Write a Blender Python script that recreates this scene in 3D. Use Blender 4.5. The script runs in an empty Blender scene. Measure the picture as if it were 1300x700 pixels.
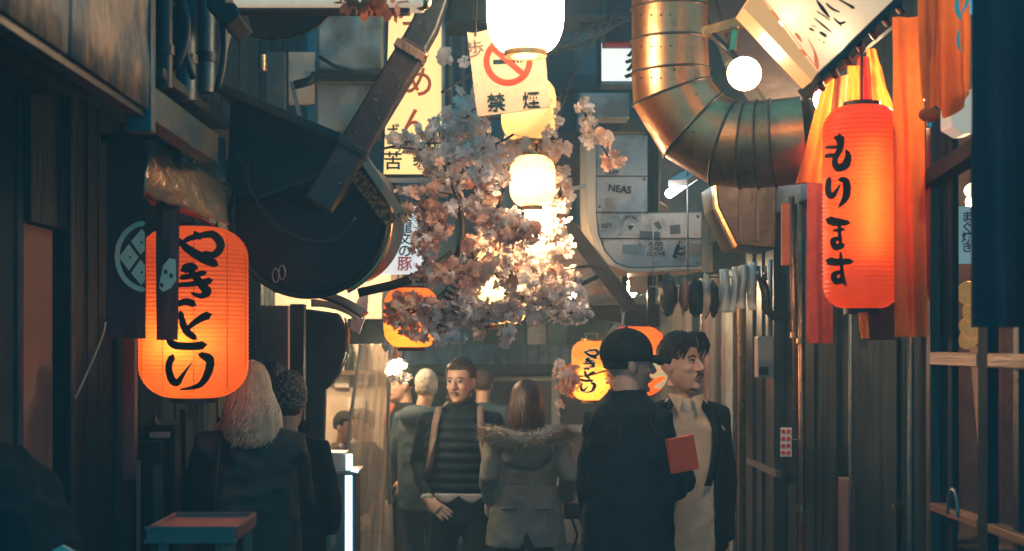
import bpy, bmesh, math, random
from math import sin, cos, pi, radians as R, sqrt
from mathutils import Vector, Matrix, noise, Euler
random.seed(7)
S = 1805.0      # focal length in pixels of the 1300 px wide photograph
H = 1.75        # camera height
VX, VY = 620.0, 435.0
V = Vector
scene = bpy.context.scene
COL = scene.collection

# ---------------------------------------------------------------- camera, world, exposure
cam = bpy.data.cameras.new('camera'); camo = bpy.data.objects.new('camera', cam); COL.objects.link(camo)
camo.location = (0, 0, H); camo.rotation_euler = (R(90), 0, 0)
cam.sensor_width = 36; cam.lens = 36 * S / 1300
cam.shift_x = 30 / 1300; cam.shift_y = 85 / 1300
cam.clip_start = 0.05; cam.clip_end = 400
cam.dof.use_dof = True; cam.dof.focus_distance = 5.7; cam.dof.aperture_fstop = 3.2
scene.camera = camo
scene.render.resolution_x = 1024; scene.render.resolution_y = 551
w = bpy.data.worlds.new('World'); scene.world = w; w.use_nodes = True
bg = w.node_tree.nodes['Background']
bg.inputs[0].default_value = (0.015, 0.38, 0.60, 1); bg.inputs[1].default_value = 0.92; HAZE = 0.020
scene.view_settings.view_transform = 'Standard'; scene.view_settings.look = 'None'
scene.view_settings.exposure = 0.75; scene.view_settings.gamma = 1
cy = scene.cycles
cy.use_denoising = True; cy.max_bounces = 6; cy.diffuse_bounces = 3; cy.glossy_bounces = 3
cy.transmission_bounces = 5; cy.transparent_max_bounces = 8; cy.volume_bounces = 0
cy.sample_clamp_indirect = 3; cy.sample_clamp_direct = 0
cy.caustics_reflective = False; cy.caustics_refractive = False
try: cy.use_light_tree = True
except Exception: pass

# ---------------------------------------------------------------- coordinates read off the photograph
def P(px, py, Y): return V(((px - VX) / S * Y, Y, H + (VY - py) / S * Y))
def YX(px, X): return S * X / (px - VX)         # depth at which the plane x = X shows at px
def lin(*c): return tuple(((v / 255 + .055) / 1.055) ** 2.4 if v > 10 else v / 255 / 12.92 for v in c)

# ---------------------------------------------------------------- materials
MATS = {}
def nd(nt, t, **k):
    n = nt.nodes.new(t)
    for a, b in k.items(): setattr(n, a, b)
    return n
def mat(name, c1, c2=None, scale=6, rough=.6, metal=0, bump=.15, bscale=40, stretch=(1, 1, 1), emit=0, ecol=None,
        transl=0, spec=None, lo=.4, hi=.62, c3=None, s3=1.5, rvar=.15, coat=0, detail=6):
    if name in MATS: return MATS[name]
    m = bpy.data.materials.new(name); m.use_nodes = True; nt = m.node_tree; L = nt.links
    b = nt.nodes['Principled BSDF']
    c2 = c2 or tuple(v * .6 for v in c1)
    tc = nd(nt, 'ShaderNodeTexCoord'); mp = nd(nt, 'ShaderNodeMapping'); mp.inputs['Scale'].default_value = stretch
    L.new(tc.outputs['Object'], mp.inputs[0])
    n1 = nd(nt, 'ShaderNodeTexNoise'); n1.inputs['Scale'].default_value = scale; n1.inputs['Detail'].default_value = detail
    n1.inputs['Roughness'].default_value = .65
    L.new(mp.outputs[0], n1.inputs['Vector'])
    r = nd(nt, 'ShaderNodeValToRGB'); r.color_ramp.elements[0].position = lo; r.color_ramp.elements[1].position = hi
    r.color_ramp.elements[0].color = (*c1, 1); r.color_ramp.elements[1].color = (*c2, 1)
    L.new(n1.outputs['Fac'], r.inputs[0]); col = r.outputs[0]
    if c3:
        n3 = nd(nt, 'ShaderNodeTexNoise'); n3.inputs['Scale'].default_value = s3; n3.inputs['Detail'].default_value = 8
        n3.inputs['Roughness'].default_value = .7
        L.new(mp.outputs[0], n3.inputs['Vector'])
        r3 = nd(nt, 'ShaderNodeValToRGB'); r3.color_ramp.elements[0].position = .5; r3.color_ramp.elements[1].position = .58
        L.new(n3.outputs['Fac'], r3.inputs[0])
        mx = nd(nt, 'ShaderNodeMixRGB'); mx.inputs[2].default_value = (*c3, 1)
        L.new(r3.outputs[0], mx.inputs[0]); L.new(col, mx.inputs[1]); col = mx.outputs[0]
    L.new(col, b.inputs['Base Color'])
    b.inputs['Metallic'].default_value = metal
    mr = nd(nt, 'ShaderNodeMapRange'); mr.inputs[3].default_value = max(.03, rough - rvar); mr.inputs[4].default_value = min(1, rough + rvar)
    L.new(n1.outputs['Fac'], mr.inputs[0]); L.new(mr.outputs[0], b.inputs['Roughness'])
    if spec is not None: b.inputs['Specular IOR Level'].default_value = spec
    if coat: b.inputs['Coat Weight'].default_value = coat
    if bump:
        n2 = nd(nt, 'ShaderNodeTexNoise'); n2.inputs['Scale'].default_value = bscale; n2.inputs['Detail'].default_value = 5
        L.new(mp.outputs[0], n2.inputs['Vector'])
        bp = nd(nt, 'ShaderNodeBump'); bp.inputs['Strength'].default_value = bump; bp.inputs['Distance'].default_value = .02
        L.new(n2.outputs['Fac'], bp.inputs['Height']); L.new(bp.outputs[0], b.inputs['Normal'])
    if emit:
        b.inputs['Emission Color'].default_value = (*(ecol or c1), 1); b.inputs['Emission Strength'].default_value = emit
    if transl:
        out = nt.nodes['Material Output']; t = nd(nt, 'ShaderNodeBsdfTranslucent'); L.new(col, t.inputs[0])
        ms = nd(nt, 'ShaderNodeMixShader'); ms.inputs[0].default_value = transl
        L.new(b.outputs[0], ms.inputs[1]); L.new(t.outputs[0], ms.inputs[2]); L.new(ms.outputs[0], out.inputs[0])
    MATS[name] = m; return m
def emat(name, c, s):
    if name in MATS: return MATS[name]
    m = bpy.data.materials.new(name); m.use_nodes = True; nt = m.node_tree
    b = nt.nodes['Principled BSDF']; b.inputs['Base Color'].default_value = (*c, 1); b.inputs['Roughness'].default_value = .3
    b.inputs['Emission Color'].default_value = (*c, 1); b.inputs['Emission Strength'].default_value = s
    MATS[name] = m; return m
def glass(name, c=(1, 1, 1), rough=.02, alpha=.25, spec=.5):
    if name in MATS: return MATS[name]
    m = bpy.data.materials.new(name); m.use_nodes = True; nt = m.node_tree; L = nt.links
    b = nt.nodes['Principled BSDF']; b.inputs['Base Color'].default_value = (*c, 1); b.inputs['Roughness'].default_value = rough
    b.inputs['Specular IOR Level'].default_value = spec; b.inputs['Alpha'].default_value = alpha
    tc = nd(nt, 'ShaderNodeTexCoord'); n2 = nd(nt, 'ShaderNodeTexNoise'); n2.inputs['Scale'].default_value = 3
    L.new(tc.outputs['Object'], n2.inputs['Vector'])
    bp = nd(nt, 'ShaderNodeBump'); bp.inputs['Strength'].default_value = .3; L.new(n2.outputs['Fac'], bp.inputs['Height']); L.new(bp.outputs[0], b.inputs['Normal'])
    MATS[name] = m; return m

# ---------------------------------------------------------------- objects
WL = {}
def tag(o, label=None, cat=None, group=None, kind=None):
    if label: o['label'] = label
    if cat: o['category'] = cat
    if group: o['group'] = group
    if kind: o['kind'] = kind
    return o
def thing(name, label, cat, loc, group=None):
    o = bpy.data.objects.new(name, None); COL.objects.link(o); o.location = loc; o.empty_display_size = .05
    WL[o.name] = V(loc); return tag(o, label, cat, group)
def link_mesh(me, name, m, parent=None, origin=None, smooth=False, bevel=0, ang=None):
    if parent is not None: org = WL[parent.name]
    elif origin is not None: org = V(origin)
    else: org = V((0, 0, 0))
    if org.length: me.transform(Matrix.Translation(-org))
    if m: me.materials.append(m)
    o = bpy.data.objects.new(name, me); COL.objects.link(o); WL[o.name] = org
    if parent is not None: o.parent = parent
    else: o.location = org
    if smooth: me.polygons.foreach_set('use_smooth', [True] * len(me.polygons))
    if ang: 
        try: me.set_sharp_from_angle(angle=R(ang))
        except Exception: pass
    if bevel:
        b = o.modifiers.new('bevel', 'BEVEL'); b.width = bevel; b.segments = 2; b.limit_method = 'ANGLE'; b.angle_limit = R(40)
    return o

class MB:
    def __init__(s, M=None): s.v = []; s.f = []; s.M = M
    def add(s, vs, fs):
        n = len(s.v); M = s.M
        s.v += [tuple(M @ V(p)) if M is not None else tuple(p) for p in vs]
        s.f += [tuple(i + n for i in f) for f in fs]; return s
    def box(s, x0, x1, y0, y1, z0, z1, Mx=None):
        vs = [V((x, y, z)) for z in (z0, z1) for y in (y0, y1) for x in (x0, x1)]
        if Mx is not None: vs = [Mx @ p for p in vs]
        return s.add(vs, [(0, 2, 3, 1), (4, 5, 7, 6), (0, 1, 5, 4), (2, 6, 7, 3), (0, 4, 6, 2), (1, 3, 7, 5)])
    def pbox(s, px0, px1, py0, py1, Y, d=.05):     # a box whose front face fills this rectangle at depth Y
        a = P(px0, py1, Y); b = P(px1, py0, Y); return s.box(a.x, b.x, Y, Y + d, a.z, b.z)
    def bar(s, a, b, wd, ht=None, up=V((0, 0, 1))):  # square bar from a to b
        a, b = V(a), V(b); d = (b - a).normalized(); ht = ht or wd
        u = d.cross(up); u = u.normalized() if u.length > 1e-3 else V((1, 0, 0)); v = u.cross(d)
        vs = [p + u * i * wd / 2 + v * j * ht / 2 for p in (a, b) for (i, j) in ((-1, -1), (1, -1), (1, 1), (-1, 1))]
        return s.add(vs, [(3, 2, 1, 0), (4, 5, 6, 7), (0, 1, 5, 4), (1, 2, 6, 5), (2, 3, 7, 6), (3, 0, 4, 7)])
    def prism(s, pts, y0, y1):                       # polygon of (x, z) between two depths
        n = len(pts); vs = [V((p[0], y0, p[1])) for p in pts] + [V((p[0], y1, p[1])) for p in pts]
        return s.add(vs, [tuple(range(n)), tuple(range(2 * n - 1, n - 1, -1))] + [(i, i + n, (i + 1) % n + n, (i + 1) % n) for i in range(n)])
    def pprism(s, pts, Y, d):
        return s.prism([(P(x, y, Y).x, P(x, y, Y).z) for x, y in pts], Y, Y + d)
    def tube(s, path, r, seg=8, cap=True, asp=1.0, hint=None, closed=False):
        path = [V(p) for p in path]; n = len(path); rs = r if isinstance(r, (list, tuple)) else [r] * n
        if asp.__class__ not in (list, tuple): asp = [asp] * n
        t0 = (path[1] - path[0]).normalized()
        u = V(hint) if hint else (V((0, 0, 1)) if abs(t0.z) < .9 else V((1, 0, 0)))
        vs = []; 
        for i, p in enumerate(path):
            t = (path[min(i + 1, n - 1)] - path[max(i - 1, 0)])
            if closed: t = path[(i + 1) % n] - path[i - 1]
            t = t.normalized() if t.length > 1e-9 else t0
            u = (u - t * u.dot(t)); u = u.normalized() if u.length > 1e-6 else t.orthogonal().normalized()
            v = t.cross(u)
            for k in range(seg):
                a = 2 * pi * (k + .5) / seg
                vs.append(p + u * cos(a) * rs[i] * asp[i] + v * sin(a) * rs[i])
        fs = []
        for i in range(n if closed else n - 1):
            for k in range(seg):
                a = i * seg + k; b = i * seg + (k + 1) % seg; j = ((i + 1) % n) * seg
                fs.append((a, b, j + (k + 1) % seg, j + k))
        if cap and not closed:
            fs += [tuple(range(seg - 1, -1, -1)), tuple(range((n - 1) * seg, n * seg))]
        return s.add(vs, fs)
    def rings(s, rs, seg=24, e=2.3):                 # loft of super-ellipses (cx, cy, z, rx, ry)
        vs = []; n = len(rs)
        for (cx, cy_, z, rx, ry) in rs:
            for k in range(seg):
                a = 2 * pi * k / seg; c_, s_ = cos(a), sin(a)
                vs.append(V((cx + rx * math.copysign(abs(c_) ** (2 / e), c_), cy_ + ry * math.copysign(abs(s_) ** (2 / e), s_), z)))
        fs = [(i * seg + k, i * seg + (k + 1) % seg, (i + 1) * seg + (k + 1) % seg, (i + 1) * seg + k) for i in range(n - 1) for k in range(seg)]
        fs += [tuple(range(seg - 1, -1, -1)), tuple(range((n - 1) * seg, n * seg))]
        return s.add(vs, fs)
    def sphere(s, c, r, nu=16, nv=10, fn=None):
        c = V(c); r = V(r) if hasattr(r, '__len__') else V((r, r, r)); vs = []; fs = []
        for j in range(1, nv):
            th = pi * j / nv
            for i in range(nu):
                a = 2 * pi * i / nu; n = V((sin(th) * cos(a), sin(th) * sin(a), cos(th)))
                k = fn(n) if fn else 1
                vs.append(c + V((n.x * r.x, n.y * r.y, n.z * r.z)) * k)
        kt = fn(V((0, 0, 1))) if fn else 1; kb = fn(V((0, 0, -1))) if fn else 1
        vs += [c + V((0, 0, r.z * kt)), c - V((0, 0, r.z * kb))]
        for j in range(nv - 2):
            for i in range(nu):
                a = j * nu + i; b = j * nu + (i + 1) % nu; fs.append((a, a + nu, b + nu, b))
        T, B = len(vs) - 2, len(vs) - 1
        for i in range(nu):
            fs.append((T, i, (i + 1) % nu)); fs.append((B, (nv - 2) * nu + (i + 1) % nu, (nv - 2) * nu + i))
        return s.add(vs, fs)
    def lathe(s, prof, c, seg=32, Mx=None):          # profile (r, z) turned about z at c
        vs = []; n = len(prof)
        for (r, z) in prof:
            for k in range(seg):
                a = 2 * pi * k / seg; p = V((r * cos(a), r * sin(a), z))
                if Mx is not None: p = Mx @ p
                vs.append(V(c) + p)
        fs = [(i * seg + k, i * seg + (k + 1) % seg, (i + 1) * seg + (k + 1) % seg, (i + 1) * seg + k) for i in range(n - 1) for k in range(seg)]
        return s.add(vs, fs)
    def sheet1(s, fn, nu, nv):                       # one thin layer (cloth and paper that light shines through)
        W = nu + 1; return s.add([V(fn(i / nu, j / nv)) for j in range(nv + 1) for i in range(W)], [(j * W + i, j * W + i + 1, (j + 1) * W + i + 1, (j + 1) * W + i) for j in range(nv) for i in range(nu)])
    def sheet(s, fn, nu, nv, th=.002):               # closed thin sheet, fn(u, v) -> point, thickened along its normal
        pts = [[V(fn(i / nu, j / nv)) for i in range(nu + 1)] for j in range(nv + 1)]
        a = []; b = []
        for j in range(nv + 1):
            for i in range(nu + 1):
                du = pts[j][min(i + 1, nu)] - pts[j][max(i - 1, 0)]; dv = pts[min(j + 1, nv)][i] - pts[max(j - 1, 0)][i]
                n = du.cross(dv); n = n.normalized() * th / 2 if n.length > 1e-9 else V((0, th / 2, 0))
                a.append(pts[j][i] + n); b.append(pts[j][i] - n)
        W = nu + 1; N = len(a); fs = []
        for j in range(nv):
            for i in range(nu):
                q = j * W + i; fs.append((q, q + 1, q + W + 1, q + W)); fs.append((N + q, N + q + W, N + q + W + 1, N + q + 1))
        for i in range(nu):
            fs.append((i, N + i, N + i + 1, i + 1)); q = nv * W + i; fs.append((q, q + 1, N + q + 1, N + q))
        for j in range(nv):
            q = j * W; fs.append((q, q + W, N + q + W, N + q)); q = j * W + nu; fs.append((q, N + q, N + q + W, q + W))
        return s.add(a + b, fs)
    def mesh(s, name='mesh'):
        me = bpy.data.meshes.new(name); me.from_pydata(s.v, [], s.f); me.update(); return me
    def build(s, name, m, parent=None, smooth=False, bevel=0, ang=None, label=None):
        o = link_mesh(s.mesh(name), name, m, parent, None, smooth, bevel, ang)
        if label: o['label'] = label
        return o
    def one(s, name, label, cat, m, group=None, smooth=False, bevel=0, ang=None):
        xs = [p[0] for p in s.v]; ys = [p[1] for p in s.v]; zs = [p[2] for p in s.v]
        org = ((min(xs) + max(xs)) / 2, (min(ys) + max(ys)) / 2, min(zs))
        return tag(link_mesh(s.mesh(name), name, m, None, org, smooth, bevel, ang), label, cat, group)
    def setting(s, name, m, parent=None, smooth=False, bevel=0):
        o = link_mesh(s.mesh(name), name, m, parent, None, smooth, bevel)
        if parent is None: o['kind'] = 'structure'
        return o
def crom(pts, n=6):                                   # Catmull-Rom through tuples of any length
    out = []; q = [pts[0]] + list(pts) + [pts[-1]]
    for i in range(1, len(q) - 2):
        for k in range(n):
            t = k / n; out.append(tuple(.5 * (2 * b + (c - a) * t + (2 * a - 5 * b + 4 * c - d) * t * t + (3 * b - a - 3 * c + d) * t ** 3)
                                        for a, b, c, d in zip(q[i - 1], q[i], q[i + 1], q[i + 2])))
    out.append(tuple(pts[-1])); return out
def remesh(mb, vox, smooth=4, disp=None):
    me = mb.mesh('tmp'); o = bpy.data.objects.new('tmp', me); COL.objects.link(o)
    m = o.modifiers.new('r', 'REMESH'); m.mode = 'VOXEL'; m.voxel_size = vox
    if smooth: q = o.modifiers.new('s', 'SMOOTH'); q.factor = .5; q.iterations = smooth
    dg = bpy.context.evaluated_depsgraph_get(); out = bpy.data.meshes.new_from_object(o.evaluated_get(dg))
    bpy.data.objects.remove(o); bpy.data.meshes.remove(me)
    if disp:
        nn = [v.normal.copy() for v in out.vertices]
        for v, n in zip(out.vertices, nn): v.co += n * disp(v.co, n)
        out.update()
    return out

# ---------------------------------------------------------------- writing
def text_mesh(s, size, off=0.0, ext=.0008, shear=0, spacing=1):
    cu = bpy.data.curves.new('t', 'FONT'); cu.body = s; cu.size = size; cu.align_x = 'CENTER'; cu.align_y = 'CENTER'
    cu.offset = off * size; cu.extrude = ext; cu.shear = shear; cu.space_character = spacing; cu.resolution_u = 3
    o = bpy.data.objects.new('t', cu); COL.objects.link(o)
    dg = bpy.context.evaluated_depsgraph_get(); me = bpy.data.meshes.new_from_object(o.evaluated_get(dg))
    bpy.data.objects.remove(o); return me
def writing(s, size, c, m, parent, off=0.0, rot=0, right=V((1, 0, 0)), up=V((0, 0, 1)), name='lettering', sx=1, wrap=None, ext=.0008):
    me = text_mesh(s, size, off, ext); right = V(right); up = V(up); n = right.cross(up)
    xs = [v.co.x for v in me.vertices] or [0]; ys = [v.co.y for v in me.vertices] or [0]
    mx, my = (min(xs) + max(xs)) / 2, (min(ys) + max(ys)) / 2
    for v in me.vertices:
        x, y, z = (v.co.x - mx) * sx, v.co.y - my, v.co.z
        x, y = x * cos(rot) - y * sin(rot), x * sin(rot) + y * cos(rot)
        v.co = wrap(x, y, z) if wrap else V(c) + right * x + up * y + n * z
    me.update(); me.name = name
    return link_mesh(me, name, m, parent)
def strokes(lst, wrap):
    """brush strokes: lists of (x, y, half width); wrap(x, y, lift) puts them on a surface"""
    mb = MB()
    for q, st in enumerate(lst):
        pp = crom(st, 5); L = []; Rr = []; n = len(pp)
        for i, p in enumerate(pp):
            a = pp[max(i - 1, 0)]; b = pp[min(i + 1, n - 1)]; dx, dy = b[0] - a[0], b[1] - a[1]; d = math.hypot(dx, dy) or 1
            w_ = max(p[2], .15) * (.55 if i in (0, n - 1) else 1)
            jx = .12 * w_ * noise.noise(V((p[0] * .3, p[1] * .3, q)))
            L.append((p[0] - dy / d * (w_ + jx), p[1] + dx / d * (w_ + jx))); Rr.append((p[0] + dy / d * (w_ - jx), p[1] - dx / d * (w_ - jx)))
        # rounded ends
        vs = []; fs = []; lift = q * .00035
        for a, b in zip(L, Rr): vs += [wrap(a[0], a[1], lift), wrap((a[0] + b[0]) / 2, (a[1] + b[1]) / 2, lift), wrap(b[0], b[1], lift)]
        for i in range(n - 1):
            k = i * 3; fs += [(k, k + 1, k + 4, k + 3), (k + 1, k + 2, k + 5, k + 4)]
        for e, o_ in ((0, 1), (n - 1, n - 2)):
            p = pp[e]; o2 = pp[o_]; d = math.hypot(p[0] - o2[0], p[1] - o2[1]) or 1
            t = (p[0] + (p[0] - o2[0]) / d * p[2] * .7, p[1] + (p[1] - o2[1]) / d * p[2] * .7); k = len(vs); vs.append(wrap(t[0], t[1], lift))
            fs.append((e * 3, k, e * 3 + 1)); fs.append((e * 3 + 1, k, e * 3 + 2))
        mb.add(vs, fs)
    return mb
# the four characters of the yakitori lantern, traced
YA = [[(226, 303, 2), (238, 316, 4.5), (258, 328, 5.5), (275, 336, 4.5)], [(227, 312, 2), (240, 303, 3), (256, 299, 3.5), (270, 298, 4.5), (279, 307, 5), (279, 317, 4.5), (270, 324, 4), (258, 321, 3)], [(247, 295, 3), (254, 303, 3)]]
KI = [[(232, 343, 5), (242, 339, 5), (250, 341, 3)], [(229, 353, 3), (245, 350, 3.2), (261, 346, 3)], [(222, 362, 2.5), (240, 361, 3), (256, 359, 3.5), (268, 356, 4)], [(238, 338, 3), (248, 352, 4), (258, 364, 5), (263, 371, 5), (255, 376, 3), (243, 372, 1.5)], [(225, 387, 3), (236, 383, 4), (247, 387, 4)]]
TO = [[(229, 396, 3), (232, 410, 4), (238, 422, 4.5), (249, 430, 3)], [(266, 400, 5), (254, 405, 4), (243, 413, 3), (236, 421, 2)], [(213, 430, 3), (221, 438, 4.5), (240, 440, 4.5), (260, 438, 5)]]
RI = [[(219, 452, 4), (214, 466, 4), (218, 482, 4.5), (225, 486, 4), (233, 475, 2), (244, 460, .6)], [(253, 450, 3), (263, 454, 5), (267, 460, 5), (263, 476, 4.5), (252, 490, 3), (228, 495, .8)]]
MO = [[(1066, 173, 5), (1067, 187, 3.5), (1060, 203, 3), (1063, 213, 4), (1073, 210, 4.5), (1077, 199, 3.5), (1074, 190, 1)], [(1049, 187, 1.5), (1064, 187, 2)], [(1048, 198, 2.5), (1065, 197, 2)], [(1060, 175, 3), (1070, 177, 3)]]
RI2 = [[(1053, 226, 2.5), (1052, 243, 3), (1057, 249, 3), (1067, 234, .7)], [(1065, 228, 2), (1074, 231, 4), (1074, 250, 4), (1064, 264, .7)]]
MA = [[(1051, 279, 4), (1061, 282, 4.5), (1078, 283, 2.5)], [(1058, 293, 1.7), (1072, 291, 1.7)], [(1065, 278, 2), (1066, 297, 2), (1067, 311, 2)], [(1068, 303, 2), (1058, 305, 3), (1061, 314, 3.5), (1071, 311, 3)]]
SU = [[(1051, 331, 4), (1061, 333, 4), (1082, 332, 2.7)], [(1067, 321, 1.7), (1069, 345, 2), (1070, 356, 3), (1075, 363, .6)], [(1068, 345, 2), (1059, 349, 3), (1061, 357, 3.5), (1070, 356, 3)]]
# ---------------------------------------------------------------- material palette
m_asphalt = mat('asphalt', (.05, .055, .06), (.09, .09, .09), 9, .45, bump=.5, bscale=90, rvar=.3)
m_conc = mat('concrete', (.16, .15, .14), (.1, .1, .1), 5, .8, bump=.4)
m_darkwood = mat('dark_wood', (.005, .013, .016), (.010, .017, .020), 5, .75, spec=.2, bump=.4, bscale=18, stretch=(3, 3, .35))
m_tealwood = mat('teal_painted_wood', (.006, .026, .032), (.012, .036, .042), 6, .75, spec=.2, bump=.35, bscale=18, stretch=(3, 3, .4))
m_brownwood = mat('brown_wood', (.07, .036, .026), (.11, .06, .04), 7, .55, bump=.35, bscale=18, stretch=(3, 3, .35))
m_deep = mat('deep_teal_lacquer', (.003, .015, .020), (.006, .022, .027), 6, .75, spec=.2, bump=.25, bscale=18, stretch=(3, 3, .4))
m_redpanel = mat('reddish_board', (.26, .13, .105), (.16, .08, .07), 5, .6, bump=.3)
m_rust = mat('peeling_metal', (.10, .11, .10), (.05, .06, .06), 7, .55, .1, bump=.5, bscale=30, c3=(.50, .26, .13), s3=2.6, stretch=(1, 1, .6))
m_oldmetal = mat('old_sheet_metal', (.08, .125, .135), (.045, .07, .08), 4, .5, .5, bump=.25, bscale=12, c3=(.16, .13, .10), s3=4)
m_greymetal = mat('grey_sheet_metal', (.36, .38, .37), (.27, .29, .29), 3, .42, .35, bump=.12, bscale=9, c3=(.22, .2, .18), s3=3)
m_galv = mat('galvanised_duct', (.58, .28, .13), (.36, .17, .075), 4, .34, .92, bump=.22, bscale=9, rvar=.14, c3=(.26, .13, .065), s3=3.5)  # warmth of the lamp light is put into this copper base colour
m_darkmetal = mat('black_metal', (.012, .016, .019), (.02, .024, .025), 8, .45, .5, bump=.2)
m_duct2 = mat('brown_coated_metal', (.036, .022, .018), (.022, .015, .014), 6, .45, .3, bump=.25, bscale=15)
m_brass = mat('brass', (.75, .45, .2), (.5, .3, .14), 8, .3, 1, bump=.12)
m_chrome = mat('chrome', (.75, .72, .68), (.55, .52, .5), 6, .2, 1, bump=.04, stretch=(1, 1, .2))
m_alu = mat('aluminium', (.36, .35, .32), (.24, .23, .21), 6, .38, .7, bump=.06, stretch=(1, 1, .2))
m_copper = mat('copper_pipe', (.62, .30, .17), (.36, .17, .10), 9, .35, .8, bump=.15)
m_cream = mat('cream_panel', (.58, .50, .40), (.46, .38, .30), 4, .7, bump=.15)
m_pinkwall = mat('pinkish_wall', (.30, .22, .19), (.23, .17, .15), 3, .8, bump=.2)
m_white = mat('white_paint', (.72, .70, .66), (.56, .54, .50), 6, .5, bump=.1)
m_black = mat('black_paint', (.012, .014, .016), (.02, .022, .025), 6, .5, bump=.1)
m_navycloth = mat('dark_noren_cloth', (.062, .034, .040), (.08, .04, .04), 30, .95, bump=.3, bscale=200, transl=.12)
m_tealcloth = mat('black_teal_cloth', (.02, .035, .042), (.03, .045, .05), 30, .95, bump=.3, bscale=200)
m_orangecloth = mat('orange_noren_cloth', (.95, .235, .035), (.92, .19, .028), 20, .85, bump=.25, bscale=180, transl=.55)
m_redcloth = mat('dark_red_cloth', (.50, .05, .03), (.36, .035, .025), 20, .85, bump=.25, bscale=180, transl=.25)
m_ink = mat('ink', (.006, .005, .005), (.010, .008, .008), 20, .9, bump=0, spec=.1)
m_inkb = mat('blue_black_ink', (.006, .02, .03), (.010, .028, .036), 20, .9, bump=0, spec=.1)
m_redink = mat('red_print', (.62, .05, .025), (.52, .04, .025), 20, .9, bump=0, spec=.1)
m_orangeink = mat('orange_print', (.75, .14, .03), (.65, .11, .03), 20, .5, bump=0)
m_whiteprint = mat('white_print', (.95, .78, .58), (.85, .68, .48), 12, .8, bump=0)
m_wire = mat('black_cable', (.015, .016, .018), None, 20, .5, bump=0)
m_brick = mat('brick', (.30, .15, .09), (.40, .22, .13), 5, .85, bump=.5)
m_plastic_orange = mat('orange_crate_plastic', (.80, .16, .04), (.68, .12, .03), 12, .45, bump=.05)
m_plastic_red = mat('red_brown_plastic', (.36, .11, .08), (.28, .08, .06), 9, .45, bump=.15)

# ---------------------------------------------------------------- ground and sky-side structure
g = MB(); g.box(-30, 30, -6, 60, -.2, 0); g.setting('ground', m_asphalt)
gp = MB()
for i in range(9):                                     # paving slabs down the middle, real joints
    pass
for sx in (-1, 1):
    k = MB(); k.box(*( (-1.62, -1.05) if sx < 0 else (1.15, 1.62)), 1.2, 12.2, .0, .09); k.setting('kerb', m_conc, bevel=.01)

XL, XR = -1.42, 1.42
def facade(name, label, m, X, y0, y1, z1, side, pitch=.11, th=.03, mats=None, z0=0.0, y_open=()):
    """a wall of vertical boards along the alley; every board is a part"""
    o = thing(name, label, 'wall', (X, (y0 + y1) / 2, 0))
    k = MB(); k.box(X + (th if side > 0 else -.16), X + (.16 if side > 0 else -th), y0, y1, z0, z1); k.build('backing', m_black, o)
    y = y0; i = 0
    while y < y1 - .02:
        wd = min(pitch * random.uniform(.85, 1.15), y1 - y); pr = random.uniform(0, .012)
        b = MB(); a = X - pr if side > 0 else X + pr; c = X + (th if side > 0 else -th)
        if not any(q[0] <= y + wd / 2 <= q[1] for q in y_open):
            b.box(min(a, c), max(a, c), y + .003, y + wd - .003, z0 + .002, z1 - .01)
            b.build('plank', (mats[i % len(mats)] if mats else m), o)
        y += wd; i += 1
    return o

# left side, near: dark timber shop front with a doorway
lw = facade('timber_wall', 'dark timber shop front along the left edge of the alley', m_darkwood, XL, 4.765, 8.3, 3.1, -1, .13, mats=[m_darkwood, m_darkwood, m_tealwood])
def lpost(px0, px1, X, z0, z1, m, par, name='post', d=.08):
    a, b = sorted((YX(px0, X), YX(px1, X))); k = MB(); k.box(X - d, X, a, b, z0, z1); return k.build(name, m, par, bevel=.004)
fr = thing('shop_doorway', 'shop doorway at the far left with a lit frosted pane between dark posts', 'doorway', (XL, 4.2, 0))
k = MB(); k.box(XL - .10, XL - .0, 3.0, 4.26, 0, 3.1); k.build('post', m_tealwood, fr, bevel=.006)
k = MB(); k.box(XL - .06, XL + .01, 4.26, 4.32, 0, 3.1); k.build('post', m_tealwood, fr, bevel=.006)
k = MB(); k.box(XL - .05, XL + .03, 4.32, 4.72, 2.12, 3.1); k.build('lintel', m_darkwood, fr)
k = MB(); k.box(XL - .05, XL + .03, 4.32, 4.72, 0, .30); k.build('sill', m_darkwood, fr)
m_frost = mat('frosted_pane', (.52, .36, .28), (.45, .30, .24), 2.2, .35, bump=.2, bscale=5, transl=.75)
k = MB(); k.sheet1(lambda u, v: V((XL - .020, 4.32 + .38 * u, .30 + 1.82 * v)), 4, 8); k.build('frosted_pane', m_frost, fr)
k = MB(); k.box(XL - .05, XL + .04, 4.70, 4.76, .0, 3.1); k.build('jamb', m_darkwood, fr, bevel=.004)
rm = thing('shop_room', 'dim room behind the frosted pane of the left shop', 'room', (-2.2, 4.6, 0))
k = MB(); k.box(-3.0, -2.95, 3.0, 6.2, 0, 2.6); k.box(-3.0, XL - .17, 3.0, 3.05, 0, 2.6); k.box(-3.0, XL - .17, 6.15, 6.2, 0, 2.6); k.build('wall', m_cream, rm)
k = MB(); k.box(-3.0, XL - .17, 3.0, 6.2, 2.6, 2.65); k.build('ceiling', m_cream, rm)
k = MB(); k.sphere((-2.45, 4.95, 2.05), .05); k.one('light_bulb', 'added bulb hanging in the room to light the frosted pane from behind', 'light bulb', emat('added_room_bulb', (1, .50, .26), 40))  # unseen bulb added so the frosted pane is lit from behind
k = MB(); k.tube([(-2.45, 4.95, 2.10), (-2.45, 4.95, 2.6)], .006); k.build('cable', m_wire, rm)

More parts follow.
